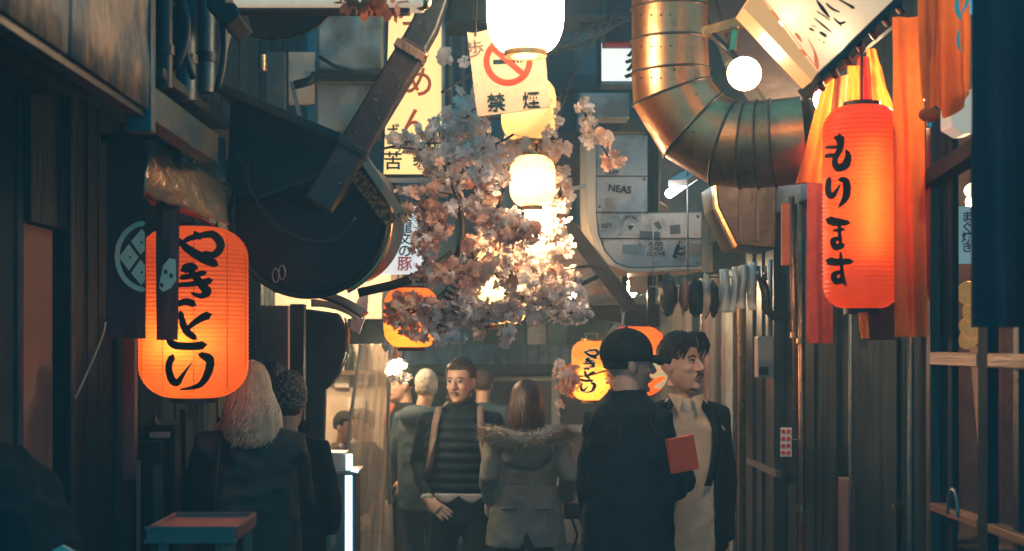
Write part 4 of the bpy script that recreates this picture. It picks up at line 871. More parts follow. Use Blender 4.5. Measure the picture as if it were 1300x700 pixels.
for i, (x, y, rx_, ry_, m) in enumerate(((848, 375, 12, 26, m_black), (868, 376, 6, 22, m_redpanel), (884, 378, 10, 24, m_darkwood), (896, 376, 7, 26, m_cream), (906, 380, 7, 22, m_darkmetal))):
    k = MB(); k.sphere(P(x, y, 6.55), (rx_ / S * 6.55, .06, ry_ / S * 6.55), 20, 16, lambda n: 1 + .3 * noise.noise(n * 2.2 + V((i * 3, 0, 0))))
    k.one('hanging_glove', ['big black glove at the left of the rack', 'reddish glove second on the rack', 'dark brown glove in the middle of the rack', 'cream glove on the rack', 'black glove nearest the pale cloths'][i], 'glove', m, group='gloves on the wire rack', smooth=True)
k = MB(); k.tube([P(x, y, 6.4) for x, y in ((966, 352), (972, 372), (972, 392), (982, 402), (1002, 402))], .02, 10); k.one('black_hose', 'black hose bending right beside the pale cloths', 'hose', m_wire, smooth=True)
for i, x in enumerate((962, 970)):
    k = MB(); k.tube([P(x, 338, 6.35), P(x + 1, 356, 6.35)], .012, 10); k.one('metal_tap', ['left silver tap by the black hose', 'right silver tap by the black hose'][i], 'tap', m_chrome, smooth=True)

# brown box with an orange trim edge
bb = thing('hood_box', 'brown metal extractor box with an orange trim edge under the big duct', 'extractor', P(945, 318, 6.0))
k = MB(); k.pprism([(908, 232), (986, 232), (986, 316), (936, 312), (912, 262)][::-1], 6.0, .4); k.build('body', m_duct2, bb, bevel=.006)
k = MB(); k.pprism([(905, 228), (908, 229), (911.4, 262), (936, 312), (933, 315), (908.5, 265)][::-1], 5.99, .06); k.build('edge', m_brass, bb)
for x in (938, 960): 
    k = MB(); k.pbox(x, x + 4, 236, 306, 5.99, .02); k.build('rib', m_brownwood, bb)

# ---------------------------------------------------------------- left overhead masses
dr = thing('round_duct', 'huge dark round duct drum hanging left of centre', 'duct', P(400, 290, 5.6))
c = P(392, 278, 5.6); rr1 = 98 / S * 5.6
k = MB(); k.tube([c, c + V((.02, .9, .06))], rr1, 56); k.build('drum', m_darkmetal, dr, smooth=True, ang=40)
k = MB(); k.tube([c + V((cos(t) * rr1 * 1.0, -.012, sin(t) * rr1 * 1.0)) for t in [2 * pi * q_ / 56 for q_ in range(56)]], .014, 8, closed=True); k.build('rim', m_darkmetal, dr, smooth=True)
k = MB(); k.tube([c + V((cos(t) * rr1 * 1.06, .0, sin(t) * rr1 * 1.06)) for t in [R(-62 + 80 * q_ / 20) for q_ in range(21)]], .012, 8); k.build('lit_edge_arc', m_brass, dr, smooth=True)  # brass arc stands for light catching the drum's rounded right edge
# dark sloping roof over it
rf = thing('shed_roof', 'black sloping sheet roof over the dark drum on the left', 'roof', P(360, 200, 5.3))
k = MB(); k.pprism([(292, 128), (330, 140), (420, 175), (452, 196), (446, 222), (300, 250), (288, 230)][::-1], 5.3, .8); k.build('roof_mass', m_darkmetal, rf, bevel=.01)
k = MB(); k.bar(P(290, 124, 5.25), P(452, 192, 5.25), .03, .5, up=V((0, 1, 0))); k.build('sheet', m_duct2, rf)
k = MB(); k.pprism([(452, 196), (470, 210), (420, 262), (380, 262), (330, 240)][::-1], 5.45, .5); k.build('gable', m_darkwood, rf, bevel=.008)
k = MB(); k.bar(P(326, 252, 5.2), P(425, 214, 5.2), .018, .018); k.one('thin_rod', 'thin dark rod slanting across the dark drum', 'rod', m_duct2)
# diagonal downpipe
dp = thing('square_downpipe', 'wide dark square downpipe slanting down from the top centre', 'downpipe', P(420, 290, 4.9))
YP_ = 4.9
k = MB(); k.tube([P(556, -60, YP_), P(552, 0, YP_), P(540, 34, YP_), P(520, 70, YP_)], 24 / S * YP_, 4, asp=1.0, hint=(0, 1, 0)); k.build('upper_bend', m_darkmetal, dp, bevel=.008)
k = MB(); k.tube([P(528, 58, YP_ - .01), P(404, 262, YP_ - .01)], 26 / S * YP_, 4, hint=(0, 1, 0)); k.build('lower_length', m_duct2, dp, bevel=.008)
k = MB(); k.tube([P(524, 62, YP_ - .02), P(518, 72, YP_ - .02)], 29 / S * YP_, 4, hint=(0, 1, 0)); k.build('bracket', m_brownwood, dp, bevel=.004)
k = MB(); k.sphere(P(540, 70, YP_ - .06), .012); k.build('bolt', m_copper, dp, smooth=True)
for t in (.12, .3, .5, .7, .9):
    for sx in (-1, 1):
        k = MB(); b_ = P(528, 58, YP_ - .075).lerp(P(404, 262, YP_ - .075), t) + V((.045 * sx * .85, 0, .045 * sx * .5)); k.sphere(b_, .005, 8, 6); k.build('rivet', m_duct2, dp)
k = MB(); a_ = P(528, 58, YP_ - .01).lerp(P(404, 262, YP_ - .01), .62); b_ = P(528, 58, YP_ - .01).lerp(P(404, 262, YP_ - .01), .66); k.tube([a_, b_], 29 / S * YP_, 4, hint=(0, 1, 0)); k.build('clamp_band', m_darkmetal, dp, bevel=.003)
for i, (x_, y_) in enumerate(((350, 350), (358, 346))):
    k = MB(); k.tube([P(x_ + 4 * cos(t), y_ + 9 * sin(t), 5.5) for t in [2 * pi * q_ / 16 for q_ in range(16)]], .003, 6, closed=True); k.one('wire_ring', ['left of two thin wire rings on the dark drum', 'right of two thin wire rings on the dark drum'][i], 'ring', m_alu, smooth=True)
for i in range(14):
    t = 2 * pi * i / 14; k = MB(); k.sphere(c + V((cos(t) * rr1 * .9, -.004, sin(t) * rr1 * .9)), .008, 8, 6); k.build('bolt', m_darkmetal, dr)
k = MB(); k.tube([P(x, y, 5.15) for x, y in crom(((300, 190), (330, 262), (372, 300), (420, 306), (452, 276)), 5)], .007, 6); k.one('black_cable', 'black cable looping loosely over the dark drum', 'cable', m_wire, smooth=True)
for i, (a_, b_, t_, bt_) in enumerate(((306, 318, 205, 232), (322, 330, 210, 224))):
    k = MB(); k.pbox(a_, b_, t_, bt_, 5.25, .05); k.one('junction_box', ['small dark junction box on the roof edge above the big lantern', 'tiny dark junction box beside the other one on the roof edge'][i], 'box', m_duct2, bevel=.004)
# pitched trim below the pipe
pt = thing('small_awning', 'small slanting awning with a gold textured edge beside the blossoms', 'awning', P(485, 285, 5.3))
m_gold = mat('gold_textured', (.85, .55, .22), (.2, .12, .06), 60, .35, .7, bump=1, bscale=70, lo=.45, hi=.55, stretch=(1, 1, 1))
k = MB(); k.bar(P(452, 222, 5.25), P(498, 284, 5.25), .05, .03, up=V((0, 1, 0))); k.build('gold_edge', m_gold, pt)
k = MB(); k.bar(P(462, 204, 5.35), P(512, 276, 5.35), .4, .03, up=V((1, 0, .8))); k.build('sheet', m_oldmetal, pt)
k = MB(); k.bar(P(464, 200, 5.18), P(512, 272, 5.18), .02, .035, up=V((0, 1, 0))); k.build('lip', m_greymetal, pt)
# round hood at the upper left
hh = thing('lamp_hood', 'black round hood with a brass rim at the upper left', 'hood', P(355, 0, 5.0))
c = P(352, -22, 5.0); rr2 = 84 / S * 5.0; Mx = V((.25, -.65, -.7)).to_track_quat('Z', 'Y').to_matrix().to_4x4()
k = MB(); k.lathe([(0, -.01), (rr2 * .5, -.012), (rr2 * .9, -.006), (rr2 * .98, .0), (rr2, -.01), (rr2 * .99, -.10), (rr2 * .6, -.22), (0, -.25)], c, 56, Mx); k.build('bowl', m_darkmetal, hh, smooth=True, ang=50)
k = MB(); k.lathe([(rr2 * 1.0, .004), (rr2 * 1.03, .004), (rr2 * 1.03, -.075), (rr2 * 1.005, -.08)], c, 56, Mx); k.build('brass_rim', m_brass, hh, smooth=True, ang=40)
k = MB(); k.tube([P(333, 70, 5.0), P(333, 90, 5.0)], .016, 10); k.one('copper_nozzle', 'small copper nozzle hanging below the black round hood', 'nozzle', m_copper, ang=40)
k = MB(); k.tube([c + Mx.to_3x3() @ V((rr2 * 1.02 * cos(t), rr2 * 1.02 * sin(t), -.03)) for t in [2 * pi * q_ / 64 for q_ in range(64)]], .024, 10, closed=True, asp=.4); k.build('rolled_rim', m_brass, hh, smooth=True)
# panels and boxes behind
pn = [('wall_panel', 'teal metal panel behind the copper nozzle', 302, 362, 66, 150, 6.8, m_oldmetal), ('wall_panel', 'cream board beside the teal panel at the upper left', 366, 400, 66, 132, 7.0, m_cream)]
for nm, lab, a, b, t, bt, Y, m in pn:
    k = MB(); k.pbox(a, b, t, bt, Y, .05); k.one(nm, lab, 'panel', m, bevel=.004)
for i, (a, b, t, bt) in enumerate(((402, 488, 14, 90), (400, 486, 106, 168))):
    o = thing('metal_cabinet', ['upper dented grey metal cabinet behind the downpipe', 'lower dented grey metal cabinet behind the downpipe'][i], 'cabinet', P((a + b) / 2, bt, 7.0))
    def fn(u, v, a=a, b=b, t=t, bt=bt, i=i): return P(a + (b - a) * u, t + (bt - t) * v, 7.0) + V((0, .02 * noise.noise(V((u * 2.5, v * 2.5, i * 5))), 0))
    k = MB(); k.sheet(fn, 16, 14, .004); k.build('front', m_greymetal, o, smooth=True)
    k = MB(); k.pbox(a, b, t, bt, 7.03, .3); k.build('body', m_oldmetal, o, bevel=.01)
    k = MB(); k.pbox(a - 1, b + 1, t - 3, t, 6.97, .35); k.build('lid', m_alu, o, bevel=.003)
k = MB(); k.pbox(395, 492, 91, 100, 6.9, .3); k.one('metal_shelf', 'dark shelf bar between the two dented cabinets', 'shelf', m_darkmetal, bevel=.004)
k = MB(); k.tube([P(x, y, 6.85) for x, y in ((405, 72), (425, 84), (450, 91), (485, 92))], .010, 8); k.one('black_cable', 'black cable sagging across the dented cabinets', 'cable', m_wire, smooth=True)
k = MB(); k.bar(P(370, 104, 6.9), P(383, 158, 6.9), .02, .02); k.one('metal_strut', 'thin pale strut left of the lower dented cabinet', 'strut', m_alu)
k = MB(); k.tube([P(374, 108, 6.85), P(392, 104, 6.85), P(400, 98, 6.85)], .022, 8); k.one('pipe_elbow', 'black pipe elbow between the cream board and the cabinets', 'pipe', m_darkmetal, smooth=True)
k = MB(); k.tube([P(540 + 48 * cos(t), 290 + 66 * sin(t), 6.3) for t in [R(-50 + 165 * q_ / 24) for q_ in range(25)]], .017, 10); k.one('curved_pipe', 'dark curved pipe looping round the blue white sign', 'pipe', m_duct2, smooth=True)
k = MB(); k.tube([P(x, y, 6.0) for x, y in ((455, 372), (500, 362), (540, 348), (575, 322))], .02, 10); k.one('curved_pipe', 'dark curved bar sweeping below the blue white sign', 'pipe', m_duct2, smooth=True)
# awning below the drum and hanging things
aw = thing('curved_awning', 'curved tan metal awning below the dark drum', 'awning', P(410, 400, 6.4))
def afn(u, v): 
    x = 355 + 108 * u; y = 372 + 6 * u + 28 * u ** 3; return P(x, y, 6.4) + V((0, -.18 * (1 - v) + .18 * v, .03 * v))
k = MB(); k.sheet(afn, 24, 6, .012); k.build('sheet', m_duct2, aw, smooth=True)
k = MB(); k.sheet(lambda u, v: P(395 + 62 * u, 380 + 24 * u * u + 10 * v * (1 - .5 * u), 6.2), 14, 3, .006); k.build('front_lip', m_cream, aw, smooth=True)
k = MB(); k.pprism([(388, 392), (430, 398), (441, 420), (440, 446), (430, 474), (414, 492), (406, 700), (388, 700)][::-1], 6.8, .06); k.one('dark_awning_side', 'black curved awning side hanging beside the warm shop', 'awning', m_black, bevel=.01)
k = MB(); k.tube([P(x, y, 6.78) for x, y in ((438, 404), (443, 425), (441, 450), (431, 475), (414, 494))], .006, 6); k.one('awning_trim', 'thin pale curved trim on the black awning side', 'trim', m_brass, smooth=True)
k = MB(); k.pbox(441, 492, 405, 437, 7.6, .2); k.one('dark_sign_box', 'dark box hanging above the plastic curtain', 'box', m_darkmetal, bevel=.005)
k = MB(); k.pprism([(462, 366), (468, 370), (466, 396), (456, 424), (444, 418), (448, 392)][::-1], 7.2, .02); k.one('plastic_scrap', 'pale torn plastic scrap hanging above the dark sign box', 'plastic', m_white)
k = MB(); k.pbox(331, 366, 388, 640, 7.3, .1); k.one('textured_board', 'rough reddish brown board behind the blonde person', 'board', m_redpanel, bevel=.003)
k = MB(); k.pbox(368, 386, 386, 640, 7.1, .1); k.one('timber_post', 'black post just right of the rough reddish board', 'post', m_black, bevel=.004)
k = MB(); k.pbox(387, 410, 398, 640, 7.6, .04); k.one('window_frame', 'grey brown window frame holding a tiny orange lamp', 'window frame', m_door, bevel=.003)
k = MB(); k.pbox(300, 331, 250, 640, 7.5, .1); k.one('timber_post', 'wide dark timber post between the big lantern and the reddish board', 'post', m_darkwood, bevel=.004)
# diagonal dark beam and roof bits right of the blossoms
k = MB(); k.bar(P(706, 268, 7.0), P(802, 392, 7.0), .07, .06, up=V((0, 1, 0))); k.one('diagonal_beam', 'dark diagonal beam right of the blossoms', 'beam', m_duct2, bevel=.004)
k = MB(); k.bar(P(716, 345, 7.2), P(800, 385, 7.1), .02, .02); k.one('thin_rod', 'thin pale rod crossing the diagonal beam', 'rod', m_alu)
k = MB(); k.bar(P(700, 246, 7.5), P(744, 236, 7.5), .02, .02); k.one('metal_strut', 'short pale strut left of the stickered duct box', 'strut', m_cream)
k = MB(); k.pprism([(735, 388), (838, 386), (838, 416), (735, 400)][::-1], 8.2, .3); k.one('lean_to_roof', 'dark lean to roof above the two men', 'roof', m_darkmetal, bevel=.01)
k = MB(); k.pprism([(776, 345), (796, 348), (790, 384), (742, 388), (738, 380)][::-1], 8.35, .1); k.one('pale_roof_panel', 'pale lit roof panel under the diagonal beam', 'panel', m_cream)
k = MB(); k.pprism([(788, 392), (812, 396), (806, 412), (794, 414)][::-1], 7.4, .06); k.one('metal_hook_plate', 'small dark hook plate above the cap of the man', 'hook', m_darkmetal)
k = MB(); k.tube([P(x, y, 7.4) for x, y in ((774, 436), (772, 424), (778, 416), (790, 414), (792, 396))], .006, 6); k.one('lantern_hook', 'thin pale hook beside the cap of the man', 'hook', m_cream, smooth=True)
# cables across the top
for i, (pp, lab) in enumerate(((((560, 118), (620, 84), (690, 68), (770, 40), (830, 0)), 'black cable rising to the top right behind the globe'), (((690, 70), (740, 58), (770, 36), (790, -10)), 'thin twisted cable right of the globe'), (((770, 20), (735, 80), (715, 130), (702, 165)), 'black cable dropping to the cream lantern'), (((340, 250), (420, 214), (500, 186), (560, 190)), 'long bare twig like cable crossing the downpipe'), (((700, 20), (760, 24), (806, 22)), 'thick dark cable bundle beside the globe'), (((712, 60), (760, 30), (800, 34)), 'second sagging cable beside the globe'), (((660, 336), (700, 345), (740, 338), (766, 342), (800, 382)), 'thin cable arching over the bright spot lamp'))):
    k = MB(); k.tube([P(x, y, 5.8 + .1 * i) for x, y in crom(pp, 6)], .006 if i != 4 else .018, 6); k.one('black_cable', lab, 'cable', m_wire, smooth=True)
tx = thing('transformer_box', 'dark electrical box with cables to the right of the globe', 'electric box', P(736, 40, 6.6))
k = MB(); k.pbox(700, 764, -40, 26, 6.6, .25); k.build('body', m_darkmetal, tx, bevel=.01)
k = MB(); k.tube([P(748, 24, 6.55), P(748, 40, 6.55)], .04, 14); k.build('insulator', m_duct2, tx, smooth=True, ang=40)
k = MB(); k.pbox(565, 640, -40, 28, 6.4, .3); k.one('beam_end', 'dark beam end behind the globe lantern', 'beam', m_darkwood, bevel=.008)
for i, x in enumerate((572, 588)):
    vpipe(x, 28, 135, 7.4, .022, m_oldmetal, ['left teal pipe behind the no smoking sign', 'right teal pipe behind the no smoking sign'][i], bands=False)
for i, (a, b, t, bt, m) in enumerate(((736, 800, 118, 150, m_greymetal), (700, 742, 165, 236, m_duct2), (822, 836, 165, 300, m_tealwood), (744, 836, 150, 168, m_oldmetal))):
    k = MB(); k.pbox(a, b, t, bt, 8.2 + .1 * i, .2); k.one('wall_panel', ['grey panel under the white sign', 'dark brown panel left of the stickered duct box', 'dark teal panel right of the stickered duct box', 'teal grey band over the stickered duct box'][i], 'panel', m, bevel=.006)
k = MB(); k.pprism([(842, 180), (862, 176), (870, 205), (856, 240), (848, 262), (838, 256)][::-1], 8.0, .05); k.one('leaning_board', 'pale smoky board beside the fluorescent lamp', 'board', m_pinkwall)
k = MB(); k.pbox(838, 905, 150, 345, 8.8, .1); k.one('wall_panel', 'blue grey wall panel behind the fluorescent lamp', 'panel', m_oldmetal)
# ---------------------------------------------------------------- artificial cherry blossom
m_twig = mat('dark_twig', (.035, .02, .018), (.06, .035, .03), 20, .8, bump=.4)
m_b1 = mat('pale_pink_petal', (.98, .88, .80), (.96, .78, .69), 90, .75, bump=0, transl=.32)
m_b2 = mat('peach_petal', (.94, .70, .58), (.94, .78, .68), 90, .75, bump=0, transl=.32)
m_b3 = mat('salmon_petal', (.92, .46, .29), (.92, .58, .42), 90, .75, bump=0, transl=.32)
m_cent = mat('blossom_heart', (.45, .12, .08), None, 5, .8, bump=0)
def blossom_mesh(nm, m, seed, layers=2):
    rnd = random.Random(seed); mb = MB(); R0 = .0165
    for L_ in range(layers):
        for i in range(5):
            a = 2 * pi * (i + .5 * L_) / 5 + rnd.uniform(-.12, .12); lift = rnd.uniform(.15, .5) + .35 * L_; rr_ = R0 * rnd.uniform(.85, 1.1) * (1 - .15 * L_)
            d = V((cos(a), sin(a), 0)); s_ = V((-sin(a), cos(a), 0)); up = V((0, 0, 1))
            def q(r, w_, z): return d * (rr_ * r) + s_ * (rr_ * w_) + up * (rr_ * z * lift + .002 * L_)
            mb.add([q(.06, 0, 0), q(.45, -.30, .28), q(.5, 0, .16), q(.45, .30, .28), q(.86, -.34, .75), q(.84, 0, .55), q(.86, .34, .75), q(1.02, -.14, 1.05), q(.95, 0, .85), q(1.02, .14, 1.05)],
                   [(0, 1, 2), (0, 2, 3), (1, 4, 5, 2), (2, 5, 6, 3), (4, 7, 8, 5), (5, 8, 9, 6)])
    me = mb.mesh(nm); me.materials.append(m); me.polygons.foreach_set('use_smooth', [True] * len(me.polygons)); return me
BL = {k_: [blossom_mesh('blossom', m, 10 * k_ + j, 2 if j < 2 else 1) for j in range(3)] for k_, m in ((0, m_b1), (1, m_b2), (2, m_b3))}
branches = [
    ('cherry_branch', 'pale blossom branch tip beside the yellow sign, upper left', [(606, 78), (585, 74), (566, 66), (560, 60)], 5.2, [(566, 74, 9, 10, 5, 0), (584, 78, 5, 6, 2, 0)]),
    ('cherry_branch', 'pale pink blossom branch running left from under the no smoking sign', [(640, 150), (605, 150), (575, 178), (530, 182), (500, 176)], 5.15, [(592, 128, 14, 14, 16, 0), (567, 160, 30, 18, 40, 0), (530, 184, 24, 10, 18, 1), (512, 176, 14, 7, 8, 1), (545, 205, 18, 12, 16, 1), (598, 158, 24, 14, 30, 0)]),
    ('cherry_branch', 'dense pink blossom branch in the upper middle of the bouquet', [(690, 130), (650, 172), (610, 190), (575, 200), (545, 190), (485, 188)], 5.1, [(590, 190, 34, 16, 46, 0), (560, 205, 28, 16, 30, 1), (620, 205, 18, 18, 30, 0), (572, 230, 20, 12, 20, 1)]),
    ('cherry_branch', 'blossom branch crossing the cream lanterns on the right of the bouquet', [(712, 118), (700, 150), (675, 172), (650, 190), (640, 240)], 5.2, [(655, 184, 26, 12, 28, 0), (690, 162, 20, 12, 16, 0), (700, 150, 10, 24, 8, 0), (646, 196, 12, 10, 14, 0), (690, 190, 14, 14, 12, 1), (668, 205, 10, 8, 8, 0), (712, 190, 10, 12, 8, 1)]),
    ('cherry_branch', 'salmon blossom branch hanging at the right edge of the bouquet', [(690, 180), (708, 220), (712, 260), (700, 292)], 5.3, [(712, 235, 14, 22, 26, 1), (705, 270, 18, 18, 30, 1), (690, 215, 10, 8, 8, 1), (700, 290, 14, 10, 14, 2), (712, 312, 14, 14, 12, 1), (688, 316, 18, 10, 14, 1)]),
    ('cherry_branch', 'curved blossom branch forming a ring in the middle of the bouquet', [(570, 205), (575, 230), (592, 258), (615, 256), (622, 232), (610, 214)], 5.0, [(578, 225, 12, 16, 22, 1), (590, 262, 20, 9, 26, 1), (616, 250, 12, 18, 26, 1), (612, 222, 12, 10, 16, 0), (634, 225, 12, 10, 12, 0)]),
    ('cherry_branch', 'salmon blossom branch over the blue white sign', [(588, 215), (566, 262), (545, 290), (540, 330)], 4.95, [(548, 266, 20, 10, 22, 2), (524, 268, 18, 8, 12, 2), (552, 288, 20, 14, 34, 2), (540, 312, 16, 14, 26, 2), (530, 240, 20, 10, 12, 2), (545, 348, 18, 12, 22, 2)]),
    ('cherry_branch', 'long dark blossom branch drooping through the centre to the orange lantern', [(560, 200), (584, 270), (582, 320), (566, 368), (548, 404)], 4.9, [(582, 345, 18, 16, 26, 2), (592, 385, 22, 14, 34, 1), (565, 400, 24, 16, 40, 1), (540, 388, 14, 10, 12, 2), (560, 428, 24, 9, 18, 0)]),
    ('cherry_branch', 'orange tinted blossom branch below the ring of blossoms', [(640, 240), (630, 280), (650, 300), (690, 296)], 5.0, [(640, 285, 30, 18, 44, 1), (615, 272, 14, 10, 18, 2), (665, 292, 26, 10, 26, 2), (650, 306, 20, 8, 20, 1)]),
    ('cherry_branch', 'blossom branch across the wide cream cylinder lantern', [(600, 330), (632, 350), (660, 352), (700, 345), (755, 338)], 5.2, [(618, 340, 16, 14, 22, 1), (645, 350, 26, 14, 40, 1), (600, 350, 14, 14, 18, 1), (655, 325, 22, 12, 26, 1), (690, 345, 26, 14, 26, 1), (610, 310, 24, 10, 20, 1)]),
    ('cherry_branch', 'pale low blossom branch at the right below the bright spot lamp', [(640, 372), (680, 380), (720, 396), (740, 402)], 5.4, [(665, 386, 28, 12, 44, 0), (700, 392, 26, 14, 42, 0), (735, 384, 7, 18, 12, 0), (740, 402, 10, 4, 6, 0), (690, 362, 16, 12, 22, 0), (724, 402, 14, 5, 8, 0), (715, 350, 18, 12, 14, 1), (728, 392, 16, 10, 12, 0), (720, 372, 16, 14, 18, 0)]),
    ('cherry_branch', 'lowest pale blossom sprays hanging under the cream lantern', [(600, 380), (618, 402), (640, 400), (644, 440)], 5.3, [(630, 396, 30, 9, 34, 0), (643, 422, 5, 16, 12, 0), (608, 424, 7, 7, 5, 0), (600, 404, 20, 8, 18, 0), (657, 408, 4, 4, 2, 1), (677, 410, 6, 5, 3, 0)]),
    ('cherry_branch', 'blossom cluster resting on the round orange lantern', [(566, 368), (540, 390), (515, 400), (500, 410)], 6.5, [(515, 400, 22, 20, 40, 1), (535, 415, 18, 14, 26, 0), (505, 385, 12, 10, 14, 1), (520, 378, 14, 6, 8, 2)]),
    ('cherry_branch', 'separate pink blossom spray hanging right of the bouquet', [(738, 122), (744, 150), (758, 176), (775, 206)], 5.0, [(742, 140, 9, 12, 9, 1), (744, 156, 10, 6, 5, 1), (752, 174, 14, 9, 12, 1), (766, 178, 9, 7, 6, 1), (778, 206, 10, 8, 9, 2)]),
    ('cherry_branch', 'amber lit blossom cluster at the left of the small character lantern', [(770, 470), (740, 478), (712, 472), (706, 466)], 7.5, [(712, 470, 10, 9, 16, 1), (722, 490, 12, 10, 20, 2), (728, 480, 8, 14, 14, 2), (775, 478, 6, 16, 12, 2), (711, 516, 3, 8, 4, 0)]),
    ('cherry_branch', 'bright pale flower cluster above the dark haired man at the back', [(498, 455), (502, 470), (508, 482)], 7.55, [(500, 472, 8, 10, 14, 0), (508, 462, 6, 6, 6, 0), (512, 480, 6, 5, 6, 0)]),
]
for nm, lab, path, Y, cl in branches:
    Y = Y + .35 if Y < 5.5 else Y; o = thing(nm, lab, 'branch', P(*path[0], Y), group='artificial cherry blossom branches'); sc_ = Y / 5.0
    pts3 = [P(x, y, Y) + V((0, .05 * noise.noise(V((x * .05, y * .05, 3))), 0)) for x, y in crom(path, 6)]
    mb = MB(); n = len(pts3); mb.tube(pts3, [.0055 * (1 - .6 * i / n) for i in range(n)], 6)
    lst = []
    for (x, y, rx_, ry_, num, colr) in cl:
        for _ in range(int(num * 1.45)):
            a = random.uniform(0, 2 * pi); r_ = random.random() ** .6
            px, py = x + rx_ * 1.12 * r_ * cos(a), y + ry_ * 1.12 * r_ * sin(a); d = random.gauss(0, .10)
            lst.append((P(px, py, Y + d * .9), colr))
    for p, colr in lst:
        b = min(pts3, key=lambda q_: (q_ - p).length)
        mid = b.lerp(p, .5) + V((random.uniform(-.012, .012), random.uniform(-.012, .012), -.01)); mb.tube([b, mid, p], [.0016, .0012, .001], 3, cap=False)
    mb.build('twigs', m_twig, o, smooth=True)
    for p, colr in lst:
        c_ = max(0, min(2, colr + random.choice((0, 0, 0, 0, -1, 1)))); me = random.choice(BL[c_])
        q_ = bpy.data.objects.new('blossom', me); COL.objects.link(q_); q_.parent = o; q_.location = p - WL[o.name]
        q_.rotation_euler = (R(90) + random.gauss(0, .8), random.gauss(0, .7), random.uniform(0, 6.3)); f = random.uniform(1.0, 1.45) * (1.15 if Y < 6 else 1.2); q_.scale = (f, f, f)
# ---------------------------------------------------------------- people
m_skin = mat('skin', (.70, .43, .31), (.62, .37, .26), 14, .5, bump=.08, bscale=120)
for s_ in ('skin',):
    b = MATS[s_].node_tree.nodes['Principled BSDF']; b.inputs['Subsurface Weight'].default_value = .12; b.inputs['Subsurface Radius'].default_value = (.02, .008, .004); b.inputs['Subsurface Scale'].default_value = .3
m_skin2 = mat('pale_skin', (.76, .50, .39), (.68, .43, .33), 14, .5, bump=.08, bscale=120)
m_hairb = mat('black_hair', (.008, .006, .005), (.016, .011, .009), 60, .6, bump=.7, bscale=160, stretch=(1, 1, .12), spec=.25)
m_hairbr = mat('brown_hair', (.04, .020, .012), (.075, .036, .02), 60, .42, bump=.7, bscale=160, stretch=(1, 1, .12))
m_hairbl = mat('blonde_hair', (.62, .46, .29), (.40, .28, .17), 30, .42, bump=.5, bscale=160, stretch=(1, 1, .1))
m_hairw = mat('white_hair', (.60, .56, .48), (.48, .44, .38), 60, .6, bump=.7, bscale=160, stretch=(1, 1, .2))
m_haired = mat('auburn_hair', (.07, .028, .018), (.12, .05, .03), 60, .42, bump=.7, bscale=160, stretch=(1, 1, .1))
m_beard = mat('stubble', (.07, .04, .028), (.11, .065, .045), 200, .8, bump=.4, bscale=300)
m_navy = mat('navy_wool', (.009, .020, .027), (.015, .027, .034), 12, .92, bump=.55, bscale=11, rvar=.08, spec=.15)
m_blackc = mat('black_wool', (.008, .014, .017), (.014, .020, .024), 12, .92, bump=.55, bscale=11, rvar=.08, spec=.15)
m_nylon = mat('black_nylon', (.010, .018, .022), (.016, .026, .030), 9, .6, bump=.6, bscale=12, rvar=.1, spec=.25)
m_bluej = mat('blue_jacket', (.03, .06, .08), (.045, .08, .10), 9, .8, bump=.5, bscale=12)
m_olive = mat('olive_parka', (.24, .24, .19), (.30, .29, .23), 6, .8, bump=.5, bscale=10, rvar=.08)
m_shirt = mat('beige_shirt', (.80, .60, .40), (.70, .50, .33), 9, .8, bump=.5, bscale=16)
m_tee = mat('pale_tee', (.72, .62, .50), None, 9, .85, bump=.3)
m_jean = mat('dark_jeans', (.009, .018, .025), (.015, .026, .033), 20, .85, bump=.4, bscale=14)
m_whitec = mat('white_cotton', (.75, .70, .62), None, 9, .8, bump=.2)
m_shoe = mat('dark_leather', (.02, .018, .018), None, 9, .4, bump=.1)
m_fur = mat('pale_fur', (.75, .60, .45), (.45, .32, .22), 120, .9, bump=.3, bscale=300)
m_strap = mat('tan_strap', (.42, .28, .2), None, 9, .6, bump=.2)
m_eye = mat('eye_white', (.6, .55, .5), None, 5, .25, bump=0)
m_lips = mat('lips', (.42, .16, .12), None, 9, .5, bump=0)
m_knit = mat('grey_knit', (.28, .30, .28), (.035, .045, .05), 75, .95, bump=1, bscale=120, lo=.46, hi=.54)

